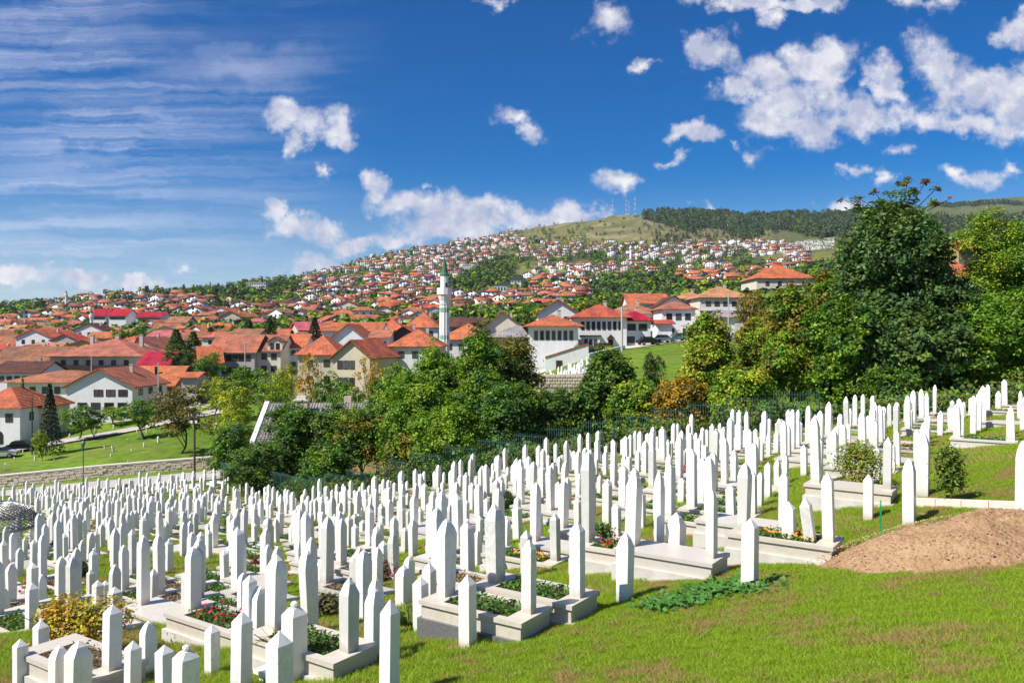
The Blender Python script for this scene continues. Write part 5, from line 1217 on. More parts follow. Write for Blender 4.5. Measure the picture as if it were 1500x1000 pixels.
LM = [('tall minaret', (651, 430)), ('small white minaret', (134, 462)), ('hillside minaret', (924, 370)), ('white block on the skyline', (375, 422)), ('white school with dark roofs', (715, 430)), ('chalet with three chimneys', (140, 510)),
      ('raspberry-red halls', (190, 460)), ('big white house', (880, 470)), ('pink building', (718, 455)), ('long pale school-like building', (350, 500)), ('long cream house', (1060, 440)), ('radio masts', (918, 305)), ('bare summit', (860, 330)), ('white flats on the slope', (684, 393)), ('large orange roof by the right trees', (1150, 398)), ('crimson-roofed house', (220, 525)), ('grey-roofed house', (480, 600)), ('pink-roofed house', (817, 450)), ('red-roofed garage', (975, 472)), ('dark timber gable', (590, 488)), ('pale house behind the maple', (1386, 383)), ('robinia', (1455, 380)), ('arched-door corner house', (0, 590)), ('mosque hall', (690, 488)), ('bright orange gable house', (950, 437)), ('left skyline', (20, 455))]
def lm(q): 
    Y = 300; return ((q[0] - CX) / F * Y, Y, -(q[1] - HY) / F * Y)
label_by_landmarks(HL, [(n_, lm(q)) for n_, q in LM])
# ---------------------------------------------------------------- trees behind the fence
G1 = (.115, .235, .018); G2 = (.17, .30, .020); G3 = (.065, .14, .022); YG = (.29, .37, .022); BR = (.22, .185, .03); AU = (.42, .28, .018)
def tree(lab, px, top, hw, Y, tints, n, size=.13, seed=None, bottom=.14, shape='round', clump=.55, shell=.5, sparse=False, name='tree', cat='tree', group=None, lobes=12, dens=1.0, nb=16):
    x = (px - CX) / F * Y; gz = h1(x, Y); ht = -(top - HY) / F * Y - gz; rw = hw / F * Y; g = np.random.default_rng(seed or (px * 7 + top)); z0 = ht * bottom
    es = []
    for k in range(lobes):
        f = (k + .5) / lobes; zz = z0 + (ht - z0) * (.12 + .80 * f); prof = {'round': math.sin(math.pi * (.16 + .70 * f)) ** .7, 'cone': (1.10 - f) ** .7, 'ovoid': min(1, (1.12 - f) * 1.35) ** .8, 'flat': .55 + .5 * f}[shape]
        a = k * 2.4 + g.uniform(0, .8); off = rw * prof * g.uniform(.25, .62); r_ = rw * g.uniform(.36, .52) * (.6 + .4 * prof)
        es.append((off * math.cos(a), off * math.sin(a), min(zz, ht - r_ * .7), r_, r_, r_ * g.uniform(.65, .95)))
    es.append((0, 0, (z0 + ht) / 2, rw * .55, rw * .55, (ht - z0) * .47))
    root = thing(name, lab, cat, (x, Y, gz), 0, group)
    me, Cc = crown_mesh('crown', es, int(n * dens), size, int(g.integers(1e6)), clump, 45, shell, tints=tints)
    ob('crown', me, root); ob('trunk', trunk_mesh('trunk', max(.08, rw * .06), ht * .8, Cc, g, nb), root)
    return root
TB = 'trees behind the cemetery fence'
T = tree
T('dark green bushy tree at the left end of the fence, beside the road', 342, 618, 44, 88, (G3, G1), 15000, bottom=.02, group=TB)
T('dark dense tree covering the left half of the grey-roofed house', 428, 592, 52, 80, (G3, G1), 24000, bottom=.05, group=TB)
T('broad low dark tree nearest the fence, in front of the grey roof', 385, 650, 58, 76, (G3, G1, (.06,.09,.03)), 20000, bottom=.02, group=TB)
T('sparse brownish tree with slim twin trunks before the ochre wall', 528, 606, 52, 72, (BR, G1, G3), 12000, bottom=.3, clump=.6, group=TB)
T('low dark green tree under the sparse brownish one', 480, 665, 50, 72, (G3, G1), 14000, bottom=.02, group=TB)
T('bright mid-green tree right of the grey roof', 610, 552, 58, 70, (G1, G2, G1), 26000, bottom=.06, group=TB)
T('low branch-covered tree spreading over the grey roof end', 552, 584, 48, 80, (G3, G2), 16000, bottom=.1, group=TB)
T('leafy tree hiding the middle of the grey ribbed roof', 490, 594, 44, 79, (G1, G3), 15000, bottom=.05, group=TB)
T('tallest bright green tree of the middle clump, below the minaret', 705, 486, 66, 70, (G1, G2, (.05,.14,.03)), 42000, bottom=.08, shape='ovoid', group=TB)
T('green tree left of the tallest middle one, with a domed top', 640, 512, 56, 74, (G1, G2), 26000, bottom=.1, group=TB)
T('loose brown-green tree with bare twigs showing, right of the tallest middle one', 758, 486, 38, 72, (BR, (.10,.12,.03), G1), 12000, bottom=.25, clump=.7, group=TB)
T('fresh green tree low in the middle clump, against the fence', 655, 600, 62, 64, (G2, G2, G1), 28000, bottom=.02, group=TB)
T('deep green tree with shadowed underside, low in the middle clump', 748, 560, 58, 65, (G1, G3, (.05,.13,.03)), 27000, bottom=.04, group=TB)
T('brown-tinged shrubby tree filling the gap left of the middle clump', 590, 640, 42, 66, (BR, G1, G1), 11000, bottom=.02, group=TB)
T('dark laurel-like tree in front of the white houses', 892, 512, 62, 66, ((.085,.17,.025), G3, (.13,.21,.025)), 36000, size=.15, bottom=.04, shape='ovoid', group=TB)
T('round dark tree left of the laurel-like one', 826, 572, 46, 66, ((.07,.13,.02), G3), 19000, size=.15, bottom=.03, group=TB)
T('leafy green tree at the right of the laurel-like one', 938, 560, 48, 63, ((.07,.13,.02), G1, YG), 19000, size=.15, bottom=.03, group=TB)
T('yellow-green tree with a pointed top left of the parked cars', 1036, 458, 62, 66, (YG, G2, (.20,.22,.03)), 36000, bottom=.06, shape='ovoid', group=TB)
T('autumn-coloured tree turning ochre and brown behind the tall fence panels', 1000, 556, 52, 60, (AU, BR, (.15,.14,.03)), 23000, bottom=.03, group=TB)
T('bright green tree low between the autumn tree and the maple', 1085, 540, 52, 58, (G2, G1, YG), 22000, bottom=.03, group=TB)
T('tall mixed green and rusty tree left of the dark maple', 1158, 418, 62, 64, (G1, BR, G2), 34000, bottom=.06, shape='ovoid', group=TB)
T('green tree with reddish leaf tips against the hillside', 1112, 462, 46, 68, (G2, BR, YG), 18000, bottom=.1, group=TB)
T('brownish-topped tree touching the left shoulder of the maple', 1212, 392, 46, 66, (BR, G1), 16000, bottom=.1, group=TB)
T('huge dark green maple rising above the skyline', 1312, 294, 132, 60, ((.075,.155,.042), (.10,.19,.045), (.055,.115,.03)), 105000, size=.17, bottom=.05, shape='cone', clump=.62, lobes=20, shell=.62, group=TB, nb=24)
T('dark green mass left below the maple, against the fence', 1232, 440, 66, 57, (G1, G3, G2), 28000, bottom=.02, group=TB)
T('shadowed tree right below the maple', 1385, 415, 62, 58, (G3, (.045,.085,.025)), 28000, size=.15, bottom=.02, group=TB)
T('light feathery robinia at the right, its top over the far ridge', 1455, 302, 62, 62, (G2, G1, YG), 24000, size=.11, bottom=.18, clump=.75, shell=.35, group=TB)
T('second feathery light tree cut by the right picture edge', 1515, 330, 56, 60, (G2, G1), 18000, size=.11, bottom=.15, clump=.75, shell=.35, group=TB)
T('mid-green tree low at the right under the robinias', 1448, 440, 66, 56, (G2, G1), 30000, bottom=.02, group=TB)
T('low bushy tree at the far right end of the fence', 1540, 470, 60, 54, (G1, G2), 18000, bottom=.02, group=TB)
T('small dark shrub tree between the maple and the fence', 1310, 540, 46, 54, (G3, G1), 13000, bottom=.02, group=TB)
T('brown-green bushy tree screening the foot of the retaining wall', 795, 570, 34, 76, (BR, G1, G3), 13000, bottom=.02, group=TB)
# sumac twigs over the maple
def sprigs():
    Y = 63; px0 = 1318; x0 = (px0 - CX) / F * Y; gz = h1(x0, Y); r = thing('sumac_tree', 'thin spreading branches with brownish leaf tufts sticking out above the dark maple', 'tree', (x0, Y, gz), 0, TB)
    tips = [(1243,291),(1262,287),(1281,281),(1297,287),(1312,273),(1327,266),(1334,280),(1345,271),(1362,279),(1352,290),(1372,296),(1386,293),(1280,300),(1302,302),(1340,300),(1362,306),(1256,300)]
    g = np.random.default_rng(5); C3 = np.array([((a - px0) / F * Y, g.uniform(-1.2, 1.2), -(b - HY) / F * Y - gz) for a, b in tips])
    es = [(c[0], c[1], c[2], .42, .42, .22) for c in C3]; me, _ = crown_mesh('crown', es, 1500, .10, 8, .26, 25, .2, tints=((.10,.10,.03), (.18,.10,.04), G1)); ob('crown', me, r)
    mb = MB(); hub = np.array([0, 0, C3[:, 2].min() - 2.2]); mb.tube([(0, 0, -.5), (.2, 0, hub[2] * .5), tuple(hub)], [.28, .2, .12], 7)
    for c in C3: mb.tube([hub, (hub + c) / 2 + (0, 0, .5), c], [.06, .04, .02], 4)
    ob('trunk', fixn(mb.mesh('trunk', M['bark'])), r)
sprigs()
# ivy and bramble along the foot of the fence
g = np.random.default_rng(3); Ps = []
for a, b in zip(seg[:-1], seg[1:]):
    for _ in range(1500):
        f, q = g.random(), abs(g.normal()) * 2.0 + .25; d = unit(b - a); nrm = np.array([-d[1], d[0]]); nrm = nrm if nrm[1] > 0 else -nrm; p = a + (b - a) * f + nrm * q; Ps.append((p[0], p[1], g.random() ** 1.3 * (1.3 + 1.1 * fbm(np.array([p[0] / 2.]), np.array([p[1] / 2.]), 5)[0] * 2)))
Ps = np.array(Ps); Ps[:, 2] += H(Ps[:, 0], Ps[:, 1]); N = unit(g.normal(size=Ps.shape) * .6 + (-.2, -.5, .5)); V = leaf_quads(Ps, N, .12, g, .7)
ob('undergrowth', mesh_np('undergrowth', V, [quads(len(Ps))], M['leaf_far'], tint=np.repeat(np.array((G3, G3, G1, (.13,.13,.03)))[g.integers(0, 4, len(Ps))], 4, axis=0)), kind='stuff')

# ---------------------------------------------------------------- trees among the houses
def std_tree(kind, seed):
    g = np.random.default_rng(seed)
    if kind == 'spruce':
        P = []; N = []
        for k in range(4200):
            f = g.random() ** .8; lev = math.floor(f * 16) / 16 + g.normal() * .012; a = math.floor(g.random() * 9) * .7 + lev * 9 + g.normal() * .16; r = 1.05 * (1 - lev) * g.random() ** .5 * .30 * 1.35 + .02
            P.append((r * math.cos(a), r * math.sin(a), .06 + .92 * lev - r * .22)); N.append((math.cos(a) * .3, math.sin(a) * .3, .9))
        P = np.array(P); N = unit(np.array(N) + g.normal(size=P.shape) * .45); V = leaf_quads(P, N, .024, g, .5); tt = np.repeat(g.uniform(.7, 1.2, (len(P), 1)) * np.ones((1, 3)), 4, axis=0)
        me = mesh_np('crown', V, [quads(len(P))], M['leaf'], tint=tt); Cc = np.zeros((0, 3))
    else:
        es = []
        for k in range(8):
            f = (k + .5) / 8; a = k * 2.4 + g.uniform(0, .8); o_ = .26 * math.sin(math.pi * (.15 + .7 * f)) * g.uniform(.6, 1); r = g.uniform(.14, .21); es.append((o_ * math.cos(a), o_ * math.sin(a), .30 + .52 * f, r, r, r * .85))
        n = 3600 if kind == 'broad' else 1500
        me, Cc = crown_mesh('crown', es, n, .021 if kind == 'broad' else .019, seed, .065, 24, .5, tints=((1,1,1), (1.15,1.05,.9), (.8,.9,.9)))
    tr = trunk_mesh('trunk', .022, .8, Cc, g, 10, n=5)
    for v in tr.vertices: v.co.z = max(v.co.z, -.12)
    return me, tr
SP = {'broad': [std_tree('broad', s) for s in (1, 2, 3, 4)], 'spruce': [std_tree('spruce', s) for s in (5, 6)], 'thin': [std_tree('thin', s) for s in (7, 8)]}
MT = []
def mtree(px, top, hw, Y, kind, col, lab=None, desc=None, basez=None, group='trees among the houses'):
    x = (px - CX) / F * Y; gz = h1(x, Y); ht = max(2.5, -(top - HY) / F * Y - gz); wd = hw / F * Y / (.40 if kind != 'spruce' else .34)
    me, tr = rnd.choice(SP[kind]); r = thing('conifer' if kind == 'spruce' else 'tree', lab or '', 'tree', (x, Y, gz), rnd.uniform(0, 6.28), group); r.scale = (wd, wd, ht)
    ob('crown', me, r, color=col); ob('trunk', tr, r)
    if not lab: MT.append((r, desc or {'broad': 'leafy tree', 'spruce': 'dark conifer', 'thin': 'thin-crowned tree'}[kind], (x, Y, gz + ht * .5)))
    return r
DG = (.028, .055, .022)
for a in [(73,556,17,112,'spruce',DG,'dark spruce at the edge of the meadow before the white modern house'), (33,549,9,128,'spruce',G2,'young thin tree before the corner house roof'), (58,625,13,108,'broad',YG,'small young tree at the foot of the spruce'),
  (113,590,26,122,'broad',G1,'round dark tree on the left of the white modern house garden'), (135,592,20,124,'broad',G3,'second round tree touching the first in the white house garden'), (172,592,30,136,'broad',G2,'bright green clipped tree hedge below the white modern house'),
  (205,578,30,120,'broad',G1,'spreading green tree right of the white modern house'), (262,558,42,106,'broad',(.13,.12,.03),'tall brownish-green tree with a bare trunk standing in the meadow'), (232,584,20,128,'broad',G1,'green tree behind the tall brownish meadow tree'),
  (308,598,22,112,'thin',BR,'small thin brown tree on the meadow right of the utility pole'), (345,560,30,112,'broad',YG,'yellow-green tree at the right end of the meadow'), (322,545,26,132,'broad',YG,'light green tree before the dark slate wall'), (366,528,36,136,'broad',G1,'green tree below the arched dormer building'),
  (305,512,26,168,'broad',G1,'rounded tree at the left corner of the long pale building'), (398,556,30,116,'broad',G2,'bushy tree above the grey ribbed roof'), (414,528,24,128,'broad',YG,'light green tree left of the thin yellowing one'), (352,588,24,100,'broad',YG,'low yellow-green tree beside the grey-roofed house'),
  (452,506,30,118,'thin',AU,'thin yellowing tree with a dark bare trunk in front of the pyramid-roofed house'), (541,510,28,122,'thin',AU,'thin yellow tree in front of the unfinished gabled house'), (487,536,34,118,'broad',G1,'dense green tree between the two thin yellow trees'), (515,556,28,112,'broad',G2,'green tree below the unfinished gabled house'),
  (585,520,34,108,'broad',G2,'tree rising before the large orange hip roof'), (560,548,26,100,'broad',G1,'tree at the corner of the unfinished gabled house'),
  (258,478,26,206,'spruce',G3,'dark conifer above the crimson roof, left of two'), (283,482,24,210,'spruce',G3,'dark conifer above the crimson roof, right of two'), (262,500,30,184,'broad',G3,'dark round tree right of the crimson roof'), (394,462,22,246,'spruce',G3,'dark spreading conifer behind the dormer building'),
  (364,464,24,250,'spruce',G3,'broad dark conifer behind the long pale building'), (461,461,18,236,'spruce',DG,'dark pointed conifer behind the pyramid-roofed house'), (181,476,24,300,'broad',G1,'round green tree above the chalet roof'), (135,500,16,240,'broad',G3,'dark tree behind the chalet chimneys'),
  (1100,420,26,128,'broad',(.22,.18,.03),'yellowing round tree in front of the long cream house'), (1150,470,22,130,'broad',G1,'green tree right of the small grey-roofed garage'), (735,484,26,120,'thin',BR,'brown thin tree before the timber outbuilding'), (778,566,16,92,'broad',(.12,.10,.03),'brown bush at the left end of the retaining wall'), (852,574,22,86,'broad',BR,'brownish bush below the retaining wall'),
  (846,500,7,128,'broad',G2,'tiny round tree before the white garden wall'), (958,505,20,78,'broad',(.05,.09,.02),'slim tree top rising in front of the grassy bank'), (770,440,22,260,'broad',G1,'tree left of the pink-roofed house'), (846,436,30,235,'broad',G2,'light tree right of the pink-roofed house'), (1200,420,30,140,'broad',G1,'tree behind the rusty tree'), (1360,400,34,150,'broad',G1,'tree seen between maple and robinia')]:
    mtree(a[0], a[1], a[2], a[3], a[4], a[5], a[6])
cand = []
HG = {}
for h_ in hp: HG.setdefault((int(h_[1] // 15), int(h_[2] // 15)), []).append((h_[1], h_[2]))
def near_house(x, y, r):
    k = (int(x // 15), int(y // 15))
    return any((u - x) ** 2 + (v - y) ** 2 < r * r for a in (-1, 0, 1) for b in (-1, 0, 1) for u, v in HG.get((k[0]+a, k[1]+b), ()))
for _ in range(30000):
    px = rnd.uniform(-80, 1560); py = rnd.uniform(296, 515); q = .0
    wood = any(inpoly(px, py, w_) for w_ in WOOD); town = any(inpoly(px, py, p_) for p_, _q in TOWN)
    if wood: q = 1.0
    elif town: q = .62 if py < 440 else .5
    elif py > 346 + (px > 1000) * -8: q = .62
    elif px > 1130: q = .5
    elif 740 < px < 950: q = .22
    else: q = .3
    if 755 < px < 865 and 384 < py < 412: q = .08
    if 870 < px < 960 and 347 < py < 358: q = .03
    if 1100 < px < 1225 and 345 < py < 388: q = .02
    if rnd.random() > q: continue
    r_ = fast_hit(px, py, 215)
    if not r_: continue
    x, y = r_
    if near_house(x, y, 5.2 if y < 500 else 5.6): continue
    if any((x - a) ** 2 + (y - b) ** 2 < (c - 1) ** 2 for a, b, c in bigs): continue
    cand.append((y, x, px, py, wood))
cand.sort(); print('tree cand', len(cand))
def blob(n, seed, kind):
    g = np.random.default_rng(seed)
    if kind == 'pine':
        z = g.random(n); a = g.uniform(0, 6.28, n); r = .30 * (1 - z) * (.5 + .5 * g.random(n)) + .02; P = np.stack([r * np.cos(a), r * np.sin(a), .08 + .92 * z], 1); N = unit(np.stack([np.cos(a), np.sin(a), np.full(n, .6)], 1) + g.normal(size=(n, 3)) * .3); V = leaf_quads(P, N, .10, g, .7)
    else:
        d = unit(g.normal(size=(n, 3))); P = d * (.30, .30, .36) * (.75 + .3 * g.random((n, 1))) + (0, 0, .56); P[:, 2] += .06 * np.sin(d[:, 0] * 9); N = unit(d + g.normal(size=(n, 3)) * .35 + (0, 0, .2)); V = leaf_quads(P, N, .12, g, .8)
    return V, quads(n), np.zeros((0, 3), int)
BL = {'b': [blob(80, s, 'b') for s in range(5)], 'bf': [blob(30, s + 9, 'b') for s in range(5)], 'p': [blob(34, s + 20, 'pine') for s in range(4)]}
ft = []; last = 0; nt = 0
for y, x, px, py, wood in cand:
    z = h1(x, y); pine = (px > 930 and y > 1500) or rnd.random() < .12 or (200 < px < 330 and wood and rnd.random() < .4)
    ht = rnd.uniform(6, 11) * (1.1 if wood else .85); col = tuple(np.array(rnd.choice([G1, G3, G2, (.07,.10,.03), (.05,.10,.03)] + ([YG] if not wood else []))) * rnd.uniform(.7, 1.1)); col = tuple(np.array(DG) * rnd.uniform(.75, 1.3)) if pine else col
    if nt < 205 and y < 430:
        me, tr = rnd.choice(SP['spruce' if pine else 'broad']); r = thing('conifer' if pine else 'tree', '', 'tree', (x, y, z), rnd.uniform(0, 6.28), 'trees among the houses'); wd = ht * (.8 if pine else 1.0); r.scale = (wd, wd, ht)
        ob('crown', me, r, color=col); ob('trunk', tr, r); nt += 1; MT.append((r, 'dark conifer' if pine else ('yellowish-green tree' if col[0] > .11 else 'green leafy tree'), (x, y, z + ht / 2)))
    else:
        s = ht if y < 1500 else ht * 1.25; q = rnd.choice(BL['p'] if pine else (BL['b'] if y < 900 else BL['bf'])); sw = s * (1.5 if pine and y > 1500 else 1.25); ft.append(place(q, x, y, z - .3, rnd.uniform(0, 6.28), (sw, sw, s), col))
# the pine woods on the ridges
for _ in range(5200):
    if rnd.random() < .72: px = rnd.uniform(942, 1275); py = rnd.uniform(300, 345 - abs(px - 1130) * .03 + 8 * math.sin(px / 17.))
    else: px = rnd.uniform(1360, 1560); py = rnd.uniform(278, 335)
    if px < 1010 and py > 322 + (px - 942) * .28: continue
    if fbm(np.array([px / 40.]), np.array([py / 9.]), 91)[0] > (.16 if px < 1300 else .08): continue
    r_ = fast_hit(px, py, 1500)
    if r_ is None:
        Ya = np.geomspace(1500, 3400, 60); xs = (px - CX) / F * Ya; pv = HY - F * H(xs, Ya) / Ya; k = int(np.argmin(pv)); r_ = (float(xs[k]), float(Ya[k])); 
        if rnd.random() < .4: continue
    x, y = r_; s = rnd.uniform(9, 22); ft.append(place(rnd.choice(BL['p']), x, y, h1(x, y) - 1, rnd.uniform(0, 6.28), (s * 1.5, s * 1.5, s), tuple(np.array(DG) * rnd.uniform(1.0, 2.4) * (1.1, 1.05, .85))))
merge('distant_trees', ft, M['leaf_far']); print('far trees', len(ft), 'things', nt)
label_by_landmarks(MT, [(n_, lm(q)) for n_, q in LM])

# ---------------------------------------------------------------- road, walls, railing
RP = [at(-420, 82)[:2], at(-200, 84)[:2], at(0, 88)[:2], at(150, 89.5)[:2], at(300, 92)[:2], at(420, 100)[:2]]
ribbon('road', RP, 3.2, 3.0, M['asphalt'], .08)
WALLP = [at(-260, 90), at(-120, 92), at(0, 93.5), at(150, 95), at(312, 97.5)]
def stone_wall():
    r = thing('stone_wall', 'long low roadside wall of pale rubble stone with flat coping below the meadow', 'wall', (0, 0, 0)); g = np.random.default_rng(4)
    sm = []
    for k in range(8):
        a, b = g.uniform(.24, .36), g.uniform(.13, .19); vs = [(-a, 0, -b), (a*.9, 0, -b*.9), (a, 0, b*.8), (-a*.85, 0, b)]
        mb = MB().loft([[(x_, .1, z_) for x_, _, z_ in vs], [(x_, -.03, z_) for x_, _, z_ in vs], [(x_*.8, -.08, z_*.8) for x_, _, z_ in vs]]); sm.append(fixn(mb.mesh('stone', M['masonry'])))
    cnt = 0; mass = []
    for (p, q) in zip(WALLP[:-1], WALLP[1:]):
        a, b = np.array(p[:2]), np.array(q[:2]); Ln = np.linalg.norm(b - a); rz = math.atan2(*(b - a)[::-1]); za, zb = h1(*a), h1(*b); hh = 1.25
        core = MB().loft([[(0, 0, -.8), (0, .5, -.8), (0, .5, hh), (0, 0, hh)], [(Ln, 0, zb-za-.8), (Ln, .5, zb-za-.8), (Ln, .5, zb-za+hh), (Ln, 0, zb-za+hh)]]); ob('core', fixn(core.mesh('core', M['mortar'])), r, (a[0], a[1], za), rz)
        cop = MB().loft([[(0, -.12, hh), (0, .58, hh), (0, .58, hh+.14), (0, -.12, hh+.14)], [(Ln, -.12, zb-za+hh), (Ln, .58, zb-za+hh), (Ln, .58, zb-za+hh+.14), (Ln, -.12, zb-za+hh+.14)]]); ob('coping', fixn(cop.mesh('coping', M['cap'])), r, (a[0], a[1], za), rz)
        for row in range(4):
            s = -.3 + (row % 2) * .3
            while s < Ln - .3:
                s += g.uniform(.52, .70); f = s / Ln; x_, y_ = a + (b - a) * f; zz = za + (zb - za) * f + .17 + row * .31 + g.normal() * .02
                pxs = CX + F * x_ / y_
                if pxs > -8 and cnt < 298 and pxs < 305: o_ = ob('stone', sm[g.integers(8)], r, (x_, y_, zz), rz); o_.scale = (g.uniform(.85, 1.15), g.uniform(.6, 1.5), g.uniform(.85, 1.1)); cnt += 1
stone_wall()
def railing():
    r = thing('white_railing', 'thin white metal railing between the far gravestones and the road', 'railing', (0, 0, 0)); pm_ = MB().box(-.03, .03, -.03, .03, -.4, 1.05).mesh('post', M['white_metal'])
    P2 = [at(-260, 79.5)] + RAIL
    for p, q in zip(P2[:-1], P2[1:]):
        a, b = np.array(p[:2]), np.array(q[:2]); Ln = np.linalg.norm(b - a); n = max(1, round(Ln / 1.5)); rz = math.atan2(*(b - a)[::-1])
        for k in range(n):
            c, d = a + (b - a) * k / n, a + (b - a) * (k + 1) / n; zc, zd = h1(*c), h1(*d); ob('post', pm_, r, (c[0], c[1], zc)); l = Ln / n
            ob('rail', fixn(MB().loft([[(0,-.02,.98),(0,.02,.98),(0,.02,1.03),(0,-.02,1.03)], [(l,-.02,zd-zc+.98),(l,.02,zd-zc+.98),(l,.02,zd-zc+1.03),(l,-.02,zd-zc+1.03)]]).mesh('rail', M['white_metal'])), r, (c[0], c[1], zc), rz)
railing()
SP_ = [at(p, y)[:2] for p, y in ((-160, 112), (0, 116), (60, 119), (110, 123), (170, 127), (240, 133), (330, 142))]
ribbon('street', SP_, 2.6, 2.2, M['asphalt'], .10)
ribbon('pavement', [(x_, y_ - 2.7) for x_, y_ in SP_], .5, .5, M['path'], .22)
ribbon('street', [at(p, y)[:2] for p, y in ((770, 126), (830, 131), (880, 137), (920, 141), (965, 149), (1010, 156), (1090, 158), (1180, 160))], 2.4, 2.4, M['path'], .12)
def plain_wall(lab, p, q, top_py, Yt, matw, th=.4, name='retaining_wall', col=None):
    a, b = np.array(p[:2]), np.array(q[:2]); Ln = np.linalg.norm(b - a); rz = math.atan2(*(b - a)[::-1]); zt = [-(t - HY) / F * Yt for t in top_py]; zb_ = min(h1(*a), h1(*b)) - 1
    r = thing(name, lab, 'wall', (a[0], a[1], 0), rz)
    ob('face', fixn(MB().loft([[(0, 0, zb_), (0, th, zb_), (0, th, zt[0]), (0, 0, zt[0])], [(Ln, 0, zb_), (Ln, th, zb_), (Ln, th, zt[1]), (Ln, 0, zt[1])]]).mesh('face', matw)), r, color=col)
    return r, Ln, zt, zb_
r, Ln, zt, zb_ = plain_wall('stone retaining wall below the small group of distant gravestones', at(792, 94), at(872, 94.5), (549, 547), 94, M['masonry'])
g = np.random.default_rng(9)
for row in range(4):
    for k in range(11):
        a_ = .27; x_ = .35 + k * .57 + (row % 2) * .2; z_ = zt[0] - .2 - row * .36
        if x_ < Ln - .3: ob('stone', fixn(MB().loft([[(x_-a_, -.002, z_-.15), (x_+a_*.9, -.002, z_-.14), (x_+a_, -.002, z_+.14), (x_-a_, -.002, z_+.15)], [(x_-a_*.8, -.08, z_-.11), (x_+a_*.7, -.08, z_-.11), (x_+a_*.8, -.08, z_+.1), (x_-a_*.8, -.08, z_+.11)]]).mesh('stone', M['masonry'])), r)
plain_wall('dark slate-grey wall at the far end of the meadow', at(286, 152), at(338, 152), (560, 561), 152, M['slatew'] if 'slatew' in M else M['grey_stone'])
def rubble():
    p, q = hit(270, 604), hit(328, 598); a, b = np.array(p[:2]), np.array(q[:2]); r = thing('rubble_wall', 'low heap-like wall of loose pale stones crossing the upper meadow', 'wall', (a[0], a[1], p[2])); g = np.random.default_rng(2)
    for k in range(70):
        f = g.random(); x_, y_ = a + (b - a) * f + g.normal(size=2) * (.1, .25); s = g.uniform(.16, .32); lv = g.integers(0, 3)
        me = fixn(MB().loft([[(s*math.cos(t), s*.8*math.sin(t), -s*.5) for t in (0, 1.3, 2.6, 3.9, 5.2)], [(s*1.1*math.cos(t), s*math.sin(t), s*.2) for t in (0, 1.3, 2.6, 3.9, 5.2)], [(s*.6*math.cos(t), s*.5*math.sin(t), s*.6) for t in (0, 1.3, 2.6, 3.9, 5.2)]]).mesh('stone', M['masonry']))
        ob('stone', me, r, (x_ - a[0], y_ - a[1], h1(x_, y_) - p[2] + .12 + lv * .28), g.uniform(0, 6))
rubble()
# old leaning stones in the meadow
NIS = {}
for k in range(3): NIS[k] = fixn(stone_mb(.24, .20, 1.0, 'ball').mesh('old_tombstone', M['marble']))
MS = []
for k, (px, base, hp_) in enumerate([(6,690,12),(1,661,10),(34,663,5),(22,674,5),(51,675,7),(42,655,4),(80,676,4),(44,688,4),(85,638,5),(101,641,6),(140,634,7),(166,629,7),(188,648,6),(166,662,10),(154,658,6),(162,669,5),(193,661,4),(208,643,9),(211,655,7),(215,634,7),(202,634,6),(188,677,3),(232,649,10),(285,592,8),(293,594,12),(308,588,10),(316,588,7),(315,628,9),(320,606,11),(120,660,9),(233,681,3),(70,650,4)]):
    x, y, z = hit(px, base); s = hp_ / F * y; o = ob('old_tombstone', NIS[k % 3], None, (x, y, z), rnd.uniform(-.6, .6), (.88, .86, .80)); o.scale = (max(.5, s) * 1.1, max(.5, s) * 1.1, s); o.rotation_euler[0] = rnd.gauss(0, .12); o.rotation_euler[1] = rnd.gauss(0, .16); o['category'] = 'tombstone'; o['group'] = 'old tombstones scattered in the meadow'
    MS.append((o, 'old weathered tombstone in the meadow', (x, y, z)))
def mk(px, py): x, y, z = hit(px, py); return (x, y, z)
label_by_landmarks(MS, [('green lamp post', mk(122, 680)), ('dark spruce', mk(73, 645)), ('brownish meadow tree', mk(262, 676)), ('white modern house', mk(160, 612)), ('rubble wall', mk(300, 601)), ('parked cars', mk(20, 635))])
# ---------------------------------------------------------------- posts and poles
def lamp_post():
    x, y, z = hit(122, 712); t = thing('lamp_post', 'green lantern lamp post rising in front of the stone wall and meadow', 'lamp post', (x, y, z)); h_ = 66 / F * y
    ob('pole', fixn(MB().tube([(0, 0, -.3), (0, 0, .5), (0, 0, .55), (0, 0, h_ - .8)], [.11, .10, .055, .045], 8).mesh('pole', M['green_metal'])), t)
    ob('lantern', fixn(MB().loft([[(r_*math.cos(q), r_*math.sin(q), zz) for q in [math.pi/3*k for k in range(6)]] for r_, zz in ((.10, h_-.8), (.24, h_-.3), (.24, h_-.27))]).mesh('lantern', M['glass'])), t)
    ob('lantern_cap', fixn(MB().loft([[(r_*math.cos(q), r_*math.sin(q), zz) for q in [math.pi/3*k for k in range(6)]] for r_, zz in ((.28, h_-.27), (.12, h_-.05), (.03, h_+.1))]).mesh('lantern_cap', M['green_metal'])), t)
lamp_post()
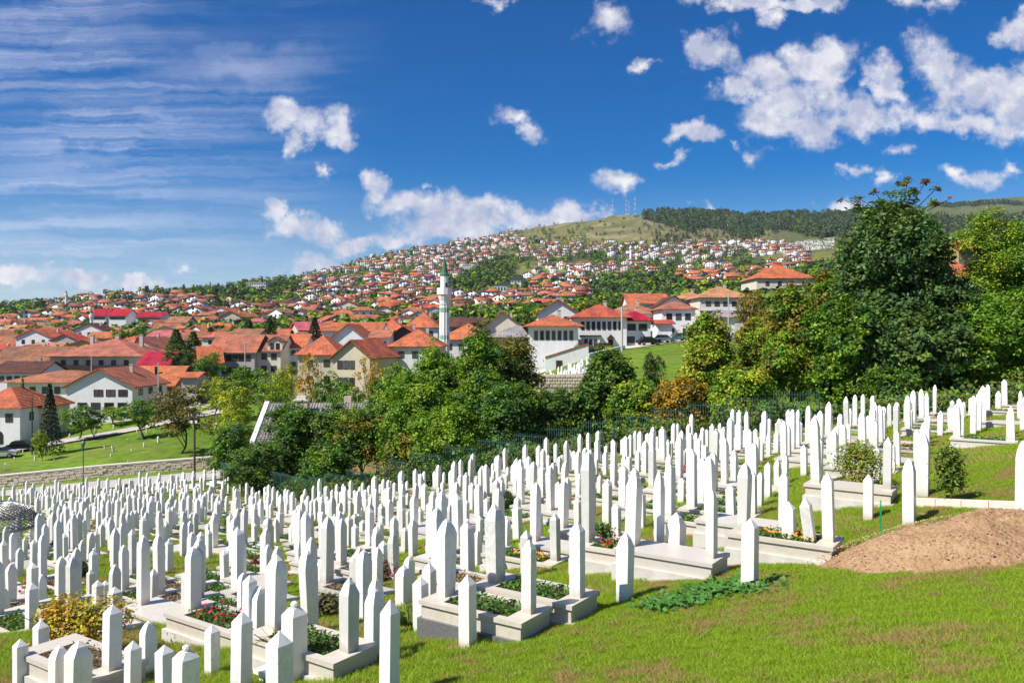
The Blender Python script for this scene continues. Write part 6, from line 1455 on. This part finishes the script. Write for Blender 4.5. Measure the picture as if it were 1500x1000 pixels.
def pole(lab, px, base, top, Y, r0, m_, name='utility_pole', arm=True, lamps=False):
    x = (px - CX) / F * Y; z = h1(x, Y); h_ = -(top - HY) / F * Y - z; t = thing(name, lab, 'pole', (x, Y, z)); ob('shaft', fixn(MB().tube([(0, 0, -.5), (0, 0, h_)], [r0, r0 * .7], 8).mesh('shaft', m_)), t)
    if arm: ob('crossarm', MB().box(-.75, .75, -.05, .05, h_ - .5, h_ - .38).mesh('crossarm', m_), t)
    if arm:
        for s in (-.65, -.3, .3, .65): ob('insulator', fixn(MB().tube([(s, 0, h_ - .38), (s, 0, h_ - .2)], .045, 6).mesh('insulator', M['white_metal'])), t)
    if lamps:
        for s in (-1, 1): ob('floodlight', fixn(MB().loft([[(s*.25-.12, -.25, h_*.86-.12), (s*.25+.12, -.25, h_*.86-.12), (s*.25+.12, -.25, h_*.86+.2), (s*.25-.12, -.25, h_*.86+.2)], [(s*.25-.05, .05, h_*.86-.05), (s*.25+.05, .05, h_*.86-.05), (s*.25+.05, .05, h_*.86+.1), (s*.25-.05, .05, h_*.86+.1)]]).mesh('floodlight', M['white_metal'])), t)
pole('dark wooden utility pole with two white floodlights at the edge of the far gravestones', 285, 706, 604, 90, .14, M['pole'], lamps=True)
pole('slender pale concrete pole behind the meadow, left of the brownish tree', 232, 590, 530, 140, .13, M['concrete'], arm=False)
pole('pale concrete pole in front of the big white house', 911, 512, 449, 132, .20, M['concrete'])
pole('pale pole in front of the large chalet', 134, 560, 522, 160, .14, M['concrete'], arm=False)
pole('pale pole before the long pale building', 359, 540, 498, 170, .14, M['concrete'], arm=False)
pole('thin pale pole left of the yellowing round tree', 1067, 470, 428, 140, .12, M['concrete'], arm=False)
pole('green lamp pole in front of the arched-door house', 47, 640, 582, 113, .10, M['green_metal'], name='lamp_pole', arm=False)
# ---------------------------------------------------------------- cars
def car(lab, px, Y, yaw, col, estate=False):
    x = (px - CX) / F * Y; z = h1(x, Y) + .12; t = thing('parked_car', lab, 'car', (x, Y, z), R(yaw), 'cars parked by the houses'); m_ = plain('car_paint', col, .25, .03, 1, spec=.6)
    prof = [(-2.05, .35), (-2.1, .62), (-1.95, .86), (-1.15, .95), (1.25, .95), (2.0, .80), (2.1, .55), (2.05, .35)]
    def ring(y_, s=1.0, dz=0): return [(a * s, y_, b + dz) for a, b in prof]
    ob('body', fixn(MB().loft([ring(-.80, .97), ring(-.86), ring(.86), ring(.80, .97)]).mesh('body', m_)), t)
    cb = [(-1.55 if estate else -1.45, .94), (-1.15 if estate else -.85, 1.40), (.35, 1.42), (1.05, .94)]
    ob('cabin', fixn(MB().loft([[(a, -.72, b) for a, b in cb], [(a * .97, -.66, b) for a, b in cb], [(a * .97, .66, b) for a, b in cb], [(a, .72, b) for a, b in cb]]).mesh('cabin', M['glass'])), t)
    ob('roof', fixn(MB().loft([[(-.95, -.60, 1.40), (.4, -.60, 1.41), (.4, -.60, 1.46), (-.95, -.60, 1.45)], [(-.95, .60, 1.40), (.4, .60, 1.41), (.4, .60, 1.46), (-.95, .60, 1.45)]]).mesh('roof', m_)), t)
    for sx in (-1.3, 1.32):
        for sy in (-.84, .84):
            w_ = ob('wheel', WHL, t, (sx, sy, .32)); ob('rim', RIM, w_, (0, .0, 0))
    for sy in (-.6, .6): ob('headlight', LMP, t, (2.03, sy, .70))
WHL = fixn(MB().tube([(0, -.1, 0), (0, .1, 0)], .32, 14).mesh('wheel', M['dark'])); RIM = fixn(MB().tube([(0, -.115, 0), (0, .115, 0)], .19, 10).mesh('rim', M['steel'])); LMP = MB().box(-.03, .05, -.14, .14, -.07, .07).mesh('headlight', M['white_metal'])
car('silver hatchback parked at the left picture edge below the arched door', 2, 112, 12, (.45, .46, .48)); car('black car parked behind the silver hatchback', 33, 116, 14, (.012, .012, .014), True)
car('bright yellow car parked in front of the big white house', 884, 136, 18, (.62, .50, .02)); car('silver car parked beside the garage on the upper street', 972, 149, 20, (.5, .52, .54)); car('pale teal car parked right of the silver one on the upper street', 994, 152, 22, (.25, .38, .40)); car('dark car at the lower edge of the upper street', 950, 144.5, 18, (.02, .022, .025), True)
# ---------------------------------------------------------------- the lattice-domed pavilion
def pavilion():
    Y = 38.0; x = (2 - CX) / F * Y; gz = h1(x, Y); r0 = 48 / F * Y; zr = -(770 - HY) / F * Y - gz; ht = 36 / F * Y; t = thing('domed_pavilion', 'open pavilion with a grey metal lattice dome and slatted white pillars at the left edge', 'pavilion', (x, Y, gz))
    pt = lambda a, f: (r0 * math.cos(f) * math.cos(a), r0 * math.cos(f) * math.sin(a), zr + ht * math.sin(f))
    n = 40; ring_ = lambda z, r_: [(r_*math.cos(2*math.pi*k/n), r_*math.sin(2*math.pi*k/n), z) for k in range(n + 1)]
    ob('ring_beam', fixn(MB().tube(ring_(zr, r0), .07, 6).mesh('ring_beam', M['steel'])), t)
    mb = MB()
    for s in (-1, 1):
        for k in range(n): mb.tube([pt(2*math.pi*k/n + s * 1.15 * f, f) for f in np.linspace(0, 1.42, 9)], .022, 4, False)
    ob('lattice', mb.mesh('lattice', M['steel']), t)['kind'] = 'stuff'
    ob('crown_ring', fixn(MB().tube([(r_ := .18) and (.18*math.cos(2*math.pi*k/10), .18*math.sin(2*math.pi*k/10), zr + ht * .99) for k in range(11)], .03, 5).mesh('crown_ring', M['steel'])), t)
    for k in range(8):
        a = 2*math.pi*k/8 + .2; c = (r0*.95*math.cos(a), r0*.95*math.sin(a))
        p = ob('pillar', MB().box(-.10, .10, -.10, .10, -.6, zr - .07).mesh('pillar', M['white_metal']), t, (c[0], c[1], 0), a)
        for q in range(9): ob('slat', MB().box(-.17, .17, -.13, .13, .08 + q * (zr - .3) / 9, .14 + q * (zr - .3) / 9).mesh('slat', M['marble']), p)
pavilion()
x, y, z = hit(105, 815); t = thing('garden_lamp', 'small black ball-topped lamp post among the crowded left gravestones', 'lamp', (x, y, z)); h_ = 33 / F * y
ob('post', fixn(MB().tube([(0, 0, -.2), (0, 0, h_)], .04, 6).mesh('post', M['dark'])), t); ob('globe', fixn(MB().loft([[(.14*math.sin(a)*math.cos(q), .14*math.sin(a)*math.sin(q), h_ + .12 - .14*math.cos(a)) for q in [math.pi/4*k for k in range(8)]] for a in (.3, .8, 1.57, 2.3, 2.8)]).mesh('globe', M['steel'], True)), t)
# ---------------------------------------------------------------- mown and rough grass near the camera
def patch(seed, n, h0, h1_, spread, wide=1.0, size=.62):
    g = np.random.default_rng(seed); X = g.uniform(-size/2, size/2, n); Y_ = g.uniform(-size/2, size/2, n); a = g.uniform(0, 6.28, n); l = g.uniform(h0, h1_, n); w_ = g.uniform(.0022, .0042, n) * wide; ln = g.normal(size=(n, 2)) * spread * l[:, None]
    B = np.stack([X, Y_, np.full(n, -.01)], 1); s = np.stack([np.cos(a) * w_, np.sin(a) * w_, np.zeros(n)], 1); tip = B + np.concatenate([ln, l[:, None]], 1); mid = B + np.concatenate([ln * .35, l[:, None] * .6], 1)
    V = np.stack([B - s, B + s, mid + s * .75, tip, mid - s * .75], 1).reshape(-1, 3); k = np.arange(n)[:, None] * 5
    return mesh_np('grass_patch', V, [k + np.array([0, 1, 2, 4]), k + np.array([4, 2, 3])], M['blade'])
def scatter(name, src, P, rot, sc):
    me = bpy.data.meshes.new(name); me.vertices.add(len(P)); me.vertices.foreach_set('co', P.astype(np.float32).ravel())
    me.attributes.new('rot', 'FLOAT_VECTOR', 'POINT').data.foreach_set('vector', rot.astype(np.float32).ravel()); me.attributes.new('scl', 'FLOAT', 'POINT').data.foreach_set('value', sc.astype(np.float32))
    o = ob(name, me, kind='stuff'); ng = bpy.data.node_groups.new(name, 'GeometryNodeTree'); ng.interface.new_socket('Geometry', in_out='INPUT', socket_type='NodeSocketGeometry'); ng.interface.new_socket('Geometry', in_out='OUTPUT', socket_type='NodeSocketGeometry')
    N = ng.nodes; i_ = N.new('NodeGroupInput'); o_ = N.new('NodeGroupOutput'); ip = N.new('GeometryNodeInstanceOnPoints'); oi = N.new('GeometryNodeObjectInfo')
    so = bpy.data.objects.new('grass_source', src); oi.inputs['Object'].default_value = so; ar = N.new('GeometryNodeInputNamedAttribute'); ar.data_type = 'FLOAT_VECTOR'; ar.inputs[0].default_value = 'rot'; asc = N.new('GeometryNodeInputNamedAttribute'); asc.data_type = 'FLOAT'; asc.inputs[0].default_value = 'scl'
    lk = ng.links.new; lk(i_.outputs[0], ip.inputs['Points']); lk(oi.outputs['Geometry'], ip.inputs['Instance']); lk(ar.outputs[0], ip.inputs['Rotation']); lk(asc.outputs[0], ip.inputs['Scale']); lk(ip.outputs[0], o_.inputs[0])
    o.modifiers.new('grass', 'NODES').node_group = ng; return o
g = np.random.default_rng(12); P = []
for y in np.arange(7.5, 52, .5):
    x0, x1 = (-60 - CX) / F * y, (1560 - CX) / F * y
    for x in np.arange(x0, x1, .5 if y < 30 else .6): P.append((x + g.normal() * .08, y + g.normal() * .08))
P = np.array(P); z = H(P[:, 0], P[:, 1]); py = HY - F * z / P[:, 1]; px = CX + F * P[:, 0] / P[:, 1]
keep = (py < 1060) & (P[:, 1] < np.interp(P[:, 0], FP[:, 0], FP[:, 1]) + .5)
mr = ((P[:, 0] - MOUND[0]) / 2.85) ** 2 + ((P[:, 1] - MOUND[1]) / 1.6) ** 2
keep &= (mr > .98); P = P[keep]; z = z[keep]; px = px[keep]; py = py[keep]
e_ = .4; gx = (H(P[:, 0] + e_, P[:, 1]) - H(P[:, 0] - e_, P[:, 1])) / (2 * e_); gy = (H(P[:, 0], P[:, 1] + e_) - H(P[:, 0], P[:, 1] - e_)) / (2 * e_)
lawn = py > np.interp(px, *EDGE) - 6
def eul(gx, gy):
    # tilt to the slope: rotate about x by atan(gy), about y by -atan(gx)
    return np.stack([np.arctan(gy), -np.arctan(gx), np.zeros_like(gx)], 1)
pts3 = np.concatenate([P, z[:, None]], 1); yaw = g.integers(0, 4, len(P))
dryf = fbm(P[:, 0] * .8, P[:, 1] * .8, 41); thin = g.random(len(P)) > -1; P, z, pts3, gx, gy, lawn = P[thin], z[thin], pts3[thin], gx[thin], gy[thin], lawn[thin]
near = P[:, 1] < 24
for nm, sel, src in (('mown_grass', lawn & (P[:, 1] < 24), patch(1, 2300, .03, .085, .6)), ('rough_grass', ~lawn & near, patch(2, 1200, .05, .13, .45, 1.3)), ('far_grass', ~near, patch(3, 420, .06, .14, .45, 2.6, .7))):
    if sel.any():
        q = pts3[sel]; rt = eul(gx[sel], gy[sel]); o = scatter(nm, src, q, rt, g.uniform(.85, 1.25, len(q))); print(nm, len(q))

def haze():
    o = ob('haze', MB().box(-4200, 4200, -300, 6500, -60, 520).mesh('haze', None), kind='stuff'); o.data.materials.clear(); m = bpy.data.materials.new('haze'); m.use_nodes = True; t = m.node_tree; t.nodes.clear()
    v = t.nodes.new('ShaderNodeVolumePrincipled'); v.inputs['Color'].default_value = (.80, .88, 1, 1); v.inputs['Density'].default_value = HAZE; v.inputs['Anisotropy'].default_value = .2; out = t.nodes.new('ShaderNodeOutputMaterial'); t.links.new(v.outputs[0], out.inputs['Volume']); o.data.materials.append(m)
HAZE = 0.00004
haze()

for o in C.objects:
    if o.get('label') and len(o['label'].replace(',', ' ').split()) > 16: print('LONG', o.name, o['label'])
